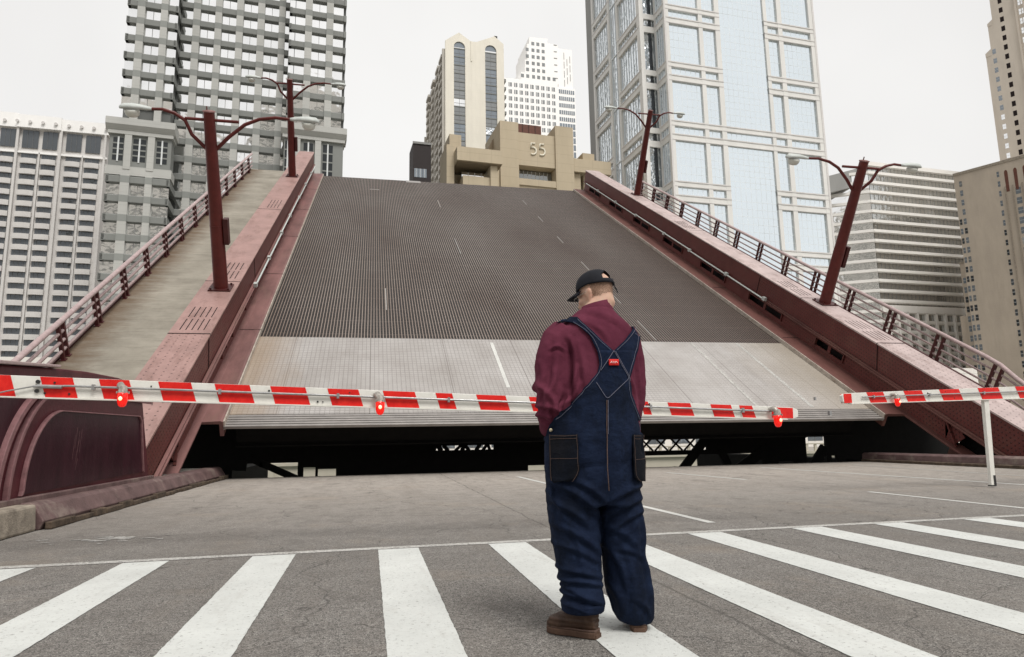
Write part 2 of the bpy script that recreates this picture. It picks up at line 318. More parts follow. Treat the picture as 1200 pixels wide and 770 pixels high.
# ------------------------------------------------------------ geometry helpers
class MB:
    def __init__(s): s.v = []; s.f = []; s.mi = []; s.sm = []
    def _add(s, vs, fs, mi=0, sm=False):
        o = len(s.v); s.v += [tuple(v) for v in vs]
        for f_ in fs: s.f.append([i + o for i in f_]); s.mi.append(mi); s.sm.append(sm)
    def box(s, x0, x1, y0, y1, z0, z1, mi=0):
        s._add([(x0, y0, z0), (x1, y0, z0), (x1, y1, z0), (x0, y1, z0), (x0, y0, z1), (x1, y0, z1), (x1, y1, z1), (x0, y1, z1)],
               [(0, 3, 2, 1), (4, 5, 6, 7), (0, 1, 5, 4), (1, 2, 6, 5), (2, 3, 7, 6), (3, 0, 4, 7)], mi); return s
    def prism(s, pts, axis, a, b, mi=0):
        """polygon extruded along axis 0/1/2 from a to b; pts are the other two coords in order"""
        def P(p, t):
            q = list(p); q.insert(axis, t); return tuple(q)
        k = len(pts); vs = [P(p, a) for p in pts] + [P(p, b) for p in pts]
        fs = [tuple(range(k)), tuple(range(2 * k - 1, k - 1, -1))] + [(i, i + k, (i + 1) % k + k, (i + 1) % k) for i in range(k)]
        s._add(vs, fs, mi); return s
    def quad(s, a, b, c, d_, mi=0): s._add([a, b, c, d_], [(0, 1, 2, 3)], mi); return s
    def bar(s, a, b, w, h=None, up=(0, 0, 1), mi=0):
        h = h or w; a = Vector(a); b = Vector(b); t = (b - a).normalized(); u = Vector(up)
        if abs(t.dot(u)) > 0.97: u = Vector((0, 1, 0))
        x = t.cross(u).normalized() * w / 2; z = x.cross(t).normalized() * h / 2
        vs = [p + q for p in (a, b) for q in (-x - z, x - z, x + z, -x + z)]
        s._add(vs, [(0, 1, 2, 3), (7, 6, 5, 4), (0, 4, 5, 1), (1, 5, 6, 2), (2, 6, 7, 3), (3, 7, 4, 0)], mi); return s
    def tube(s, pts, rads, n_=10, mi=0, cap=True, flat=1.0):
        pts = [Vector(p) for p in pts]
        if isinstance(rads, (int, float)): rads = [rads] * len(pts)
        rings = []; pu = None
        for i, p in enumerate(pts):
            t = (pts[min(i + 1, len(pts) - 1)] - pts[max(i - 1, 0)]).normalized()
            if pu is None:
                pu = Vector((0, 0, 1)) if abs(t.z) < 0.9 else Vector((1, 0, 0))
            pu = (pu - t * pu.dot(t)).normalized(); v2 = t.cross(pu)
            rings.append([p + (pu * math.cos(a) * flat + v2 * math.sin(a)) * rads[i] for a in [2 * PI * k / n_ for k in range(n_)]])
        vs = [q for r_ in rings for q in r_]; fs = []
        for i in range(len(pts) - 1):
            for k in range(n_):
                a = i * n_ + k; b = i * n_ + (k + 1) % n_
                fs.append((a, b, b + n_, a + n_))
        s._add(vs, fs, mi, True)
        if cap:
            s._add(rings[0], [tuple(reversed(range(n_)))], mi); s._add(rings[-1], [tuple(range(n_))], mi)
        return s
    def loft(s, rings, mi=0, cap=True, sm=True):
        k = len(rings[0]); vs = [q for r_ in rings for q in r_]; fs = []
        for i in range(len(rings) - 1):
            for j in range(k):
                a = i * k + j; b = i * k + (j + 1) % k
                fs.append((a, b, b + k, a + k))
        if cap: fs += [tuple(reversed(range(k))), tuple(range((len(rings) - 1) * k, len(rings) * k))]
        s._add(vs, fs, mi, sm); return s
    def build(s, name, mats, parent=None, bevel=0.0, kind=None, split=False):
        if split:
            par_ = list(range(len(s.v)))
            def find(a):
                while par_[a] != a: par_[a] = par_[par_[a]]; a = par_[a]
                return a
            for f_ in s.f:
                r0 = find(f_[0])
                for q in f_[1:]: par_[find(q)] = r0
            isl = {}
            for i_, f_ in enumerate(s.f): isl.setdefault(find(f_[0]), []).append(i_)
            out = None
            for ids in isl.values():
                sub = MB(); mp = {}
                for i_ in ids:
                    for q in s.f[i_]:
                        if q not in mp: mp[q] = len(sub.v); sub.v.append(s.v[q])
                    sub.f.append([mp[q] for q in s.f[i_]]); sub.mi.append(s.mi[i_]); sub.sm.append(s.sm[i_])
                out = sub.build(name, mats, parent, bevel, kind)
            return out
        me = bpy.data.meshes.new(name); me.from_pydata(s.v, [], s.f)
        if not isinstance(mats, (list, tuple)): mats = [mats]
        for m_ in mats: me.materials.append(MAT[m_] if isinstance(m_, str) else m_)
        me.polygons.foreach_set('material_index', s.mi); me.polygons.foreach_set('use_smooth', s.sm)
        me.update()
        bm = bmesh.new(); bm.from_mesh(me); bmesh.ops.recalc_face_normals(bm, faces=bm.faces); bm.to_mesh(me); bm.free()
        o = bpy.data.objects.new(name, me); C.objects.link(o)
        if parent: o.parent = parent
        if bevel:
            b_ = o.modifiers.new('bevel', 'BEVEL'); b_.width = bevel; b_.segments = 2; b_.limit_method = 'ANGLE'
        if kind: o['kind'] = kind
        return o

def tag(o, label, cat, group=None):
    o['label'] = label; o['category'] = cat
    if group: o['group'] = group
    return o
def thing(name, label, cat, loc=(0, 0, 0), rot=(0, 0, 0), group=None):
    o = bpy.data.objects.new(name, None); C.objects.link(o); o.location = loc; o.rotation_euler = rot
    o.empty_display_size = 0.2
    return tag(o, label, cat, group)
def copy_tree(root, loc, rot=None, label=None, mirror=None):
    def cp(o, par):
        c = o.copy(); C.objects.link(c); c.parent = par
        for ch in [x for x in kids.get(o.name, [])]: cp(ch, c)
        return c
    kids = {}
    for o in bpy.data.objects:
        if o.parent: kids.setdefault(o.parent.name, []).append(o)
    c = cp(root, None); c.location = loc
    if rot: c.rotation_euler = rot
    if label: c['label'] = label
    return c

# ============================================================ SETTING
# ground: near bank, far bank, river bed in one sheet
RIV0, RIV1, WL = 19.4, 75.0, -5.0
m = MB()
m.quad((-900, -400, -0.004), (900, -400, -0.004), (900, RIV0, -0.004), (-900, RIV0, -0.004))
m.quad((-900, RIV0, -0.004), (900, RIV0, -0.004), (900, RIV0, -9), (-900, RIV0, -9))
m.quad((-900, RIV0, -9), (900, RIV0, -9), (900, RIV1 + .5, -9), (-900, RIV1 + .5, -9))
m.quad((-900, RIV1 + .5, -9), (900, RIV1 + .5, -9), (900, RIV1 + .5, -1.6), (-900, RIV1 + .5, -1.6))
m.quad((-900, RIV1 + .5, -1.6), (900, RIV1 + .5, -1.6), (4000, 5000, -1.6), (-4000, 5000, -1.6))
m.build('ground', 'walk', kind='structure')
m = MB(); m.quad((-900, RIV0 + .6, WL), (900, RIV0 + .6, WL), (900, RIV1, WL), (-900, RIV1, WL))
m.build('river_water', 'water', kind='structure')
m = MB(); m.quad((-3.75, -60, 0), (15.5, -60, 0), (15.5, 19.38, 0), (-3.75, 19.38, 0))
m.quad((-200, -9, 0.0005), (-3.75, -9, 0.0005), (-3.75, 6.4, 0.0005), (-200, 6.4, 0.0005))
m.quad((15.5, -9, 0.0005), (200, -9, 0.0005), (200, 6.4, 0.0005), (15.5, 6.4, 0.0005))
m.build('road', 'asphalt', kind='structure')

def strip_mesh(pts_l, pts_r, z, jag=0.0):
    """painted strip with slightly ragged edges"""
    m_ = MB(); n_ = max(2, int((Vector(pts_l[1]) - Vector(pts_l[0])).length / 0.045)); L = []; R_ = []
    for i in range(n_ + 1):
        t = i / n_
        L.append(Vector(pts_l[0]).lerp(Vector(pts_l[1]), t) + Vector((random.uniform(-jag, jag), 0)))
        R_.append(Vector(pts_r[0]).lerp(Vector(pts_r[1]), t) + Vector((random.uniform(-jag, jag), 0)))
    vs = [(p.x, p.y, z) for p in L] + [(p.x, p.y, z) for p in R_]
    m_._add(vs, [(i, i + 1, i + n_ + 2, i + n_ + 1) for i in range(n_)]); return m_
# crosswalk bars
for k, x0 in enumerate([-5.0, -3.88, -2.99, -1.99, -0.97, 0.10, 1.11, 2.12, 3.14, 4.31, 5.31, 6.46, 7.55, 8.65, 9.75, 10.85]):
    yf = 6.46 + 0.016 * (x0)
    o = strip_mesh([(x0, 2.2), (x0, yf)], [(x0 + 0.36, 2.2), (x0 + 0.36, yf + .005)], 0.004, 0.0022).build('crosswalk_stripe', 'stripe', kind='structure')
strip_mesh([(-3.7, 6.44), (15.4, 6.68)], [(-3.7, 6.56), (15.4, 6.80)], 0.0035, 0.0).build('stop_line', 'oldline', kind='structure')
strip_mesh([(3.72, 7.2), (3.55, 16.6)], [(3.82, 7.2), (3.65, 16.6)], 0.004, 0.002).build('lane_line', 'line', kind='structure')
for a, b in ((9.9, 7.2), (16.5, 13.3)):
    strip_mesh([(7.98 if a < 10 else 7.76, b), (7.95 if a < 10 else 7.44, a)], [(8.07 if a < 10 else 7.85, b), (8.04 if a < 10 else 7.53, a)], 0.004, 0.002).build('lane_dash', 'line', kind='structure')
strip_mesh([(11.35, 8), (10.75, 17.6)], [(11.45, 8), (10.85, 17.6)], 0.004, 0.002).build('lane_line', 'line', kind='structure')
strip_mesh([(13.0, 9), (13.72, 17.6)], [(13.08, 9), (13.80, 17.6)], 0.004, 0.002).build('lane_line', 'oldline', kind='structure')
# ghost of an old painted arrow patch
m = MB()
random.seed(3)
for i in range(26):
    x = -2.6 + random.gauss(0, .35); yv = 8.0 + random.gauss(0, .13); w = random.uniform(.03, .13); h = random.uniform(.02, .06)
    k = 7; m._add([(x + w * math.cos(a) * random.uniform(.6, 1), yv + h * math.sin(a) * random.uniform(.6, 1), 0.004 + i * 0.00004) for a in [2 * PI * j / k for j in range(k)]], [tuple(range(k))])
m.build('paint_remnants', 'oldline', kind='structure')
# kerbs
m = MB(); m.prism([(-3.75, 0), (-3.77, 0.30), (-4.25, 0.31), (-4.25, 0)], 1, -6, 9.08)
o = m.build('kerb_stone', 'stone', bevel=0.03, kind='structure')
tag(o, 'rough tan stone kerb block at the left end of the kerb', 'kerb'); del o['kind']
k_ = thing('steel_kerb', 'rusty maroon steel kerb along the left edge of the road', 'kerb', (0, 0, 0))
MB().prism([(-3.70, 0.10), (-3.80, 0.27), (-3.86, 0.31), (-4.16, 0.31), (-4.16, 0), (-3.74, 0)], 1, 9.12, 19.5).build('kerb_plate', 'kerbsteel', k_, bevel=0.012)
m = MB(); yv = 9.15
while yv < 19.3:
    L = random.uniform(.35, .95); m.box(-3.70, -3.62 + random.uniform(-.03, .02), yv, yv + L - .03, 0.003, 0.09 + random.uniform(-.03, .015)); yv += L
m.build('kerb_footing', 'kerbgrime', k_, bevel=0.012)
k2 = thing('steel_kerb', 'dusty brown steel kerb along the right edge of the road', 'kerb')
MB().prism([(15.5, 0), (15.53, 0.24), (15.6, 0.28), (16.1, 0.28), (16.1, 0)], 1, 6.8, 19.38).build('kerb_plate', 'kerbsteel', k2, bevel=0.012)
MB().prism([(15.42, 0.003), (15.42, 0.07), (15.5, 0.09), (15.5, 0.003)], 1, 6.8, 19.3).build('kerb_footing', 'kerbgrime', k2)
MB().box(-9.2, -4.27, 6.6, 19.3, -0.002, 0.296).build('pavement', 'walk', kind='structure')
MB().box(16.12, 21.5, 6.6, 14.2, -0.002, 0.27).build('pavement', 'walk', kind='structure')
# ============================================================ RAISED BRIDGE LEAF
TH = math.radians(31.24)
BY, BZ = 18.21, 1.33
leaf = thing('bridge_leaf', 'raised bascule bridge leaf with steel grating deck and maroon riveted girders', 'bridge leaf', (0, BY, BZ), (TH, 0, 0))
LN = 36.0                                   # x across, y up the slope, z off the deck
MB().box(-3.55, 15.5, 5.8, LN, -0.22, 0.0).build('grating_deck', 'grating', leaf)
MB().box(-3.55, 15.5, 0.62, 5.79, -0.12, 0.004).build('apron_plate', 'apron', leaf)
m = MB()
for i in range(5): m.box(-3.56, 15.51, 0.01 + i * 0.122, 0.095 + i * 0.122, -0.07, 0.012)
m.box(-3.54, 15.49, 0.03, 0.61, -0.075, -0.04)
m.build('comb_bar', 'comb', leaf, bevel=0.008, split=True)
m = MB()
for x, w in ((11.60, .10), (13.45, .12)):
    strip = strip_mesh([(x, 0.75), (x + .04, 5.75)], [(x + w, 0.75), (x + w + .04, 5.75)], 0.010, 0.02)
    m._add(strip.v, strip.f)
m.build('deck_line', 'oldline', leaf)
strip_mesh([(4.03, 2.1), (4.05, 5.5)], [(4.15, 2.1), (4.17, 5.5)], 0.011, 0.006).build('deck_line', 'line', leaf)
m = MB()
for x, a, b in ((10.36, 5.9, 7.9), (10.36, 9.9, 11.0), (10.36, 14.6, 16.0), (10.36, 19.6, 21.0), (10.36, 24.6, 26.0), (10.36, 29.6, 31), (4.3, 16.6, 19.5), (4.22, 27.2, 29.4), (.55, 8.5, 11)):
    m.box(x, x + .045, a, b, 0.001, 0.012)
m.box(-.2, .45, 31.8, 31.95, 0.001, 0.014)
m.build('deck_dash', 'deckpaint', leaf, split=True)
m = MB(); m.box(2.4, 3.5, 35.3, 36.03, 0.002, 0.02); m.build('end_plate', 'comb', leaf)
# deck beams beneath
m = MB()
for s in [1.1, 6.1, 11.1, 16.1, 21.1, 26.1, 31.1, 35.8]:
    m.box(-3.5, 15.45, s, s + .08, -1.15, -0.33); m.box(-3.5, 15.45, s - .14, s + .22, -1.2, -1.155)
m.build('floor_beam', 'black', leaf, split=True)

def side_girder(sgn, inner, edge, top_mat, ledge_mat):
    """sgn -1 left, +1 right; inner = face towards the road, edge = road edge of the ledge"""
    def X(t): return inner + sgn * t           # t metres outwards
    def bx(m_, t0, t1, *a, mi=0):
        a0, a1 = sorted((X(t0), X(t1))); m_.box(a0, a1, *a, mi=mi)
    S0 = -4.6
    g = MB()
    bx(g, 0.0, 0.025, S0, LN + .1, 0.74, 1.60); bx(g, 0.93, 0.955, S0, LN + .1, 0.0, 1.60)
    gg = g.build('girder_web', 'web', leaf)
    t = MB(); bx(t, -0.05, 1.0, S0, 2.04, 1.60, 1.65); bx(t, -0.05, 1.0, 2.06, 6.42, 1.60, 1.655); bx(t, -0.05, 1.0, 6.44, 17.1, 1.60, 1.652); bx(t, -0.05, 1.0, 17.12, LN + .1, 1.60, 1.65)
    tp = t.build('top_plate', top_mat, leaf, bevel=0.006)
    # drain grooves in the top plate
    q = MB()
    for s0, n_ in ((2.3, 5), (6.75, 4), (17.4, 4)):
        for k in range(n_):
            for j in range(2):
                bx(q, 0.16 + k * 0.15, 0.185 + k * 0.15, s0 + j * .95, s0 + .8 + j * .95, 1.656, 1.659)
    q.build('groove', 'slot', tp, split=True)
    q = MB(); bx(q, -.052, 1.002, 2.035, 2.065, 1.59, 1.662); bx(q, -.052, 1.002, 6.415, 6.445, 1.59, 1.662); bx(q, -.052, 1.002, 17.09, 17.12, 1.59, 1.658)
    q.build('splice_seam', 'slot', tp, split=True)
    # splice joint lines on the web
    q = MB(); q.bar((X(-0.004), 1.75, 0.80), (X(-0.004), 2.05, 1.58), 0.03, 0.02); q.bar((X(-0.004), 9.5, 0.80), (X(-0.004), 9.5, 1.58), 0.02, 0.02)
    q.build('web_seam', 'slot', gg, split=True)
    # flange under the web and lower chord with openings
    fl = MB(); bx(fl, -0.13, 0.1, S0, 9.0, 0.69, 0.74); bx(fl, -0.03, 0.1, 9.0, LN, 0.69, 0.74); bx(fl, -0.10, -0.02, S0, LN, 0.745, 0.80)
    fl.build('flange', 'ledgebrown' if sgn > 0 else 'ledge', leaf, bevel=0.008)
    lo = MB(); slots = [(3.4, 5.0)] + [(7.4 + 4.9 * i, 10.0 + 4.9 * i) for i in range(6)]
    z0, z1 = 0.14, 0.69; cur = 1.9 if False else -1.45
    for a, b in slots:
        bx(lo, 0.03, 0.06, cur, a, z0, z1); bx(lo, 0.03, 0.06, a, b, z0, 0.33); bx(lo, 0.03, 0.06, a, b, 0.60, z1)
        # opening frame and post
        bx(lo, -0.03, 0.03, a - .05, a, 0.31, 0.62); bx(lo, -0.03, 0.03, b, b + .05, 0.31, 0.62)
        bx(lo, -0.03, 0.03, a, b, 0.60, 0.635); bx(lo, 0.0, 0.035, (a + b) / 2 - .08, (a + b) / 2 + .08, 0.33, 0.60)
        cur = b
    bx(lo, 0.03, 0.06, cur, LN, z0, z1)
    lo.build('chord_web', 'web' if sgn > 0 else 'web', leaf)
    dk = MB()
    bx(dk, 0.34, 0.36, 2.0, LN, 0.15, 0.73)
    dk.build('slot_back', 'slot', leaf, split=True)
    ch = MB(); bx(ch, -0.16, 0.30, S0, LN, 0.085, 0.14); bx(ch, 0.28, 0.32, S0, -1.45, -.9, 0.085)
    ch.build('lower_chord', 'ledgebrown' if sgn > 0 else 'ledge', leaf, bevel=0.008)
    # gusset plate where the two chords part
    gs = MB(); gs.prism([(-1.45, 0.14), (-1.2, 0.69), (-1.75, 0.69), (-2.0, 0.5), (-1.75, 0.14)], 0, min(X(.03), X(.07)), max(X(.03), X(.07)))
    gs.bar((X(-.02), -1.9, .15), (X(-.02), -1.3, .68), .06, .05)
    gs.build('gusset_plate', 'web', leaf)
    bk = MB(); bx(bk, 0.5, 0.53, S0, -1.5, -1.6, 0.7); bx(bk, -0.1, 0.9, S0, -0.2, -1.7, -1.6); bk.build('inner_plate', 'black', leaf)
    # conduit along the web with joints
    c_ = MB(); xx = X(-0.16)
    c_.tube([(xx, 8.6, 0.80), (xx, 16.0, 0.80), (xx, 16.1, .86), (xx, 24, .86), (xx, 24.1, .80), (xx, LN - 1, .80)], 0.035, 8)
    for s in (8.6, 12.0, 16.05, 19.5, 24.05, 28, 32): c_.box(xx - .06, xx + .06, s - .1, s + .1, 0.76, 0.90)
    c_.build('conduit', 'lamphead', leaf)
    # ledge beside the deck
    e0, e1 = sorted((edge, X(0.0)))
    l = MB()
    if sgn < 0: prof = [(edge, -0.28), (edge, 0.13), (edge - .06, 0.16), (inner + .02, 0.13), (inner + .02, 0.06), (edge - .1, 0.06), (edge - .1, -.28)]
    else: prof = [(edge, -0.28), (edge, 0.13), (edge + .06, 0.16), (inner - .02, 0.13), (inner - .02, 0.06), (edge + .1, 0.06), (edge + .1, -.28)]
    l.prism([(p[0], p[1]) for p in prof], 1, 0.02, LN)
    lg = l.build('ledge', ledge_mat, leaf, bevel=0.012)
    q = MB(); q.box(min(edge - sgn * .035, edge - .0), max(edge - sgn * .035, edge), 0.03, LN, -0.1, 0.145); q.build('edge_strip', 'strip', lg)
    q = MB()
    for s in (6.0, 12, 18, 24, 30): bx(q, -.70, -.02, s, s + .015, 0.155, 0.164)
    q.build('ledge_seam', 'slot', lg, split=True)
    # outer sidewalk, slab on brackets
    w0, w1 = X(0.96), X(4.35) if sgn > 0 else -8.6
    a0, a1 = sorted((w0, w1))
    sw = MB(); sw.box(a0, a1, 0.6 if sgn < 0 else .6, LN - .05, -0.02, 0.18); sw.build('sidewalk', 'leafwalk', leaf)
    fs = MB(); fs.box(w1 - .03 if sgn < 0 else w1 - .05, w1 + .05 if sgn < 0 else w1 + .03, 0.6, LN, -0.35, 0.24)
    for k in range(12): fs.box(a0, a1, 1 + k * 3.1, 1.15 + k * 3.1, -0.5, -0.03)
    fs.build('fascia', 'railpost', leaf)
    # railing
    rx = -8.43 if sgn < 0 else 20.55
    rl = MB(); s_end = LN - .2; s_start = -2.0 if sgn < 0 else -2.4
    if sgn > 0: rl.tube([(rx, s_start, .62), (rx, 0.6, 1.08), (rx, 1.3, 1.24), (rx, 1.9, 1.27), (rx, s_end, 1.27)], 0.085, 12, flat=.85)
    else: rl.tube([(rx, s_start, 1.27), (rx, s_end, 1.27)], 0.085, 12, flat=.85)
    for zz in (0.98, 0.72, 0.46):
        rl.tube([(rx, s_start, zz - (.45 if sgn > 0 else 0)), (rx, .9, zz - (.05 if sgn > 0 else 0)), (rx, 1.6, zz), (rx, s_end, zz)], 0.048 if sgn < 0 else 0.038, 8)
    ro = rl.build('railing', 'rail', leaf)
    s = 3.5 if sgn < 0 else 1.15
    while s < LN:
        for dxs in (0, 0.30):
            p = MB(); p.box(rx - .05, rx + .05, s + dxs - .045, s + dxs + .045, 0.18, 1.22); p.box(rx - .08, rx + .08, s + dxs - .08, s + dxs + .08, .18, .21)
            p.build('post', 'railpost', ro)
        s += 2.56
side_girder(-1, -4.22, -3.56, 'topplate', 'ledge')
side_girder(+1, 16.32, 15.51, 'topplatesheen', 'ledgebrown')

# ---- steel cross frame under the leaf, with its lattice panel
uf = thing('cross_frame', 'black steel cross frame with lattice panel in the gap under the raised deck', 'steel frame', (0, 21.5, 0))
def plate_with_holes(x0, x1, z0, z1, holes, y0, y1):
    xs = sorted({x0, x1} | {h[0] for h in holes} | {h[1] for h in holes}); zs = sorted({z0, z1} | {h[2] for h in holes} | {h[3] for h in holes})
    m_ = MB()
    for i in range(len(xs) - 1):
        run = None
        for j in range(len(zs) - 1):
            cx, cz = (xs[i] + xs[i + 1]) / 2, (zs[j] + zs[j + 1]) / 2
            if not any(h[0] < cx < h[1] and h[2] < cz < h[3] for h in holes):
                m_.box(xs[i], xs[i + 1], y0, y1, zs[j], zs[j + 1])
    return m_
holes = [(9.15, 11.0, 0.99, 1.13), (8.4, 11.25, 0.42, 0.90), (8.4, 13.3, -0.35, 0.27), (15.02, 15.82, -0.35, 1.02), (13.9, 14.5, -.3, -.02), (16.0, 16.2, -.3, .12),
         (-3.9, -2.06, -0.3, 0.31), (-1.9, -1.55, -0.3, 0.16), (-1.48, -0.95, -0.3, 0.10), (5.0, 5.9, -0.3, 0.05),
         (2.0, 3.9, .58, .72)]
plate_with_holes(-9.3, 21.2, -4.5, 2.6, holes, 0.0, 0.12).build('web_plate', 'black', uf)  # plate widened to fill the shaded gap under the leaf with black
m = MB()
for k in range(6):
    x = 8.3 + k * .53
    m.bar((x, .02, .42), (x + .5, .02, .90), .055, .05); m.bar((x + .5, .10, .42), (x, .10, .90), .055, .05)
m.build('lattice', 'black', uf, split=True)
m = MB()
m.bar((10.1, 0, -.45), (11.35, 0, .95), .30, .1, up=(0, 1, 0)); m.bar((11.75, 0, .40), (12.1, 0, -.4), .28, .1, up=(0, 1, 0)); m.bar((13.5, 0, .42), (12.0, 0, -.45), .34, .1, up=(0, 1, 0))
m.bar((15.75, 0, .42), (15.1, 0, -.4), .34, .1, up=(0, 1, 0)); m.bar((14.9, 0, .85), (15.5, 0, 1.1), .25, .1, up=(0, 1, 0))
m.bar((-3.6, 0, .55), (-1.9, 0, -.25), .20, .1, up=(0, 1, 0)); m.bar((-4.3, 0, .3), (-3.5, 0, .25), .3, .1, up=(0, 1, 0)); m.bar((-3.1, .0, .35), (-3.1, 0, .2), .08, .1)
random.seed(9)
for k in range(9):
    x = 2.0 + k * .22; m.bar((x, 0, .56), (x + random.uniform(-.15, .25), 0, .74), random.uniform(.08, .16), .08, up=(0, 1, 0))
m.build('brace', 'black', uf, split=True)
# ---- pit walls keep the space below dark
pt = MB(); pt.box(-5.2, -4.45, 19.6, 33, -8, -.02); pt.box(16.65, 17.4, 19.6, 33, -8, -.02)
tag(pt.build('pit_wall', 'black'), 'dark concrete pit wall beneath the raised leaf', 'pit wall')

# ---- curved steel housing beside the left kerb
def housing(x, sgn, label):
    h = thing('girder_housing', label, 'housing', (x, 0, 0))
    def rr(pts): return [(p[0], p[1]) for p in pts]
    def arc(cy, cz, ry, rz, a0, a1, n_=14): return [(cy + ry * math.cos(math.radians(a0 + (a1 - a0) * i / n_)), cz + rz * math.sin(math.radians(a0 + (a1 - a0) * i / n_))) for i in range(n_ + 1)]
    body = [(7.0, .30), (7.0, 1.74), (7.4, 1.80)] + [(10.0, 1.98), (11.0, 2.03)] + arc(12.3, 1.6, 1.3, .45, 90, 10, 8) + [(14.2, .36), (14.2, .30)]
    a, b = sorted((0, -sgn * -1.0 * -1)) if False else (min(0, sgn * 1.05), max(0, sgn * 1.05))
    MB().prism(body, 0, a, b).build('housing_shell', 'maroon', h, bevel=0.03)
    fx = 0.0
    def band(outer, inner_, t0, t1, mat, nm, par=h):
        m_ = MB(); k = len(outer)
        x0, x1 = (t0, t1) if sgn < 0 else (-t1, -t0)
        vs = [(x0, p[0], p[1]) for p in outer] + [(x0, p[0], p[1]) for p in inner_] + [(x1, p[0], p[1]) for p in outer] + [(x1, p[0], p[1]) for p in inner_]
        fs = []
        for i in range(k - 1):
            fs += [(i, i + 1, k + i + 1, k + i), (2 * k + i, 3 * k + i, 3 * k + i + 1, 2 * k + i + 1), (i, 2 * k + i, 2 * k + i + 1, i + 1), (k + i, k + i + 1, 3 * k + i + 1, 3 * k + i)]
        fs += [(0, k, 3 * k, 2 * k), (k - 1, 3 * k - 1, 4 * k - 1, 2 * k - 1)]
        m_._add(vs, fs); return m_.build(nm, mat, par, bevel=0.006)
    def arch(y0, ytop, ztop, y1, z0=.32, ry=None):
        a_ = arc(ytop, z0, ytop - y0, ztop - z0, 180, 92, 18); return a_ + [(y1, ztop + .03)]
    # dark panel field left of the arch, and arch ribs
    MBp = MB(); x0, x1 = (0, .012) if sgn < 0 else (-.012, 0)
    MBp.prism([(7.1, .36), (7.1, 1.66), (9.35, 1.70)] + [(p[0] - .02, p[1]) for p in reversed(arc(9.9, .32, 9.9 - 8.62, 1.70 - .32, 180, 115, 10))], 0, x0, x1)
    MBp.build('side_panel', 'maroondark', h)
    o_ = arch(8.58, 9.95, 1.76, 13.95); i_ = arch(8.66, 9.98, 1.71, 13.95)
    band(o_, i_, 0.0, .075, 'maroonedge', 'arch_rib')
    o_ = arch(8.88, 10.1, 1.70, 13.95); i_ = arch(8.94, 10.12, 1.665, 13.95)
    band(o_, i_, 0.0, .06, 'maroonedge', 'arch_rib')
    # recessed door panel with a raised lip
    pn = [(9.28, .40)] + arc(10.25, .42, .95, 1.00, 178, 95, 14) + [(13.3, 1.44), (13.42, 1.36), (13.72, .46)]
    x0, x1 = (.0, .02) if sgn < 0 else (-.02, 0)
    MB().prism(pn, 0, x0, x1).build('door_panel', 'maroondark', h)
    def off(p, t):
        cy, cz = 11.6, .9; return (p[0] + (p[0] - cy) * t, p[1] + (p[1] - cz) * t * 1.6)
    band([off(p, .020) for p in pn], pn, 0.0, .05, 'maroonedge', 'panel_lip')
    m_ = MB(); x0, x1 = (0, .09) if sgn < 0 else (-.09, 0); m_.box(x0, x1, 7.0, 14.2, .30, .37); m_.build('base_rail', 'kerbsteel', h, bevel=.01)
    m_ = MB(); xa, xb = sorted((sgn * -.06, sgn * 1.1)); m_.prism([(6.95, 1.74), (7.4, 1.80), (9.95, 1.985), (9.95, 2.02), (7.4, 1.85), (6.95, 1.79)], 0, xa, xb); m_.build('cap_rail', 'rail', h, bevel=.01)
    # scratches on the panel
    m_ = MB(); random.seed(5)
    for k in range(7):
        yy = 10.72 + random.uniform(-.1, .14); z_ = random.uniform(.62, .95); L = random.uniform(.1, .35)
        xs_ = .0225 if sgn < 0 else -.0225
        m_.quad((xs_, yy, z_), (xs_, yy + .006, z_), (xs_, yy + .05, z_ + L), (xs_, yy + .042, z_ + L))
    m_.build('scratch', 'maroonedge', h, split=True)
    return h
housing(-4.05, -1, 'dark maroon steel housing with arched ribs and rounded panel beside the kerb')

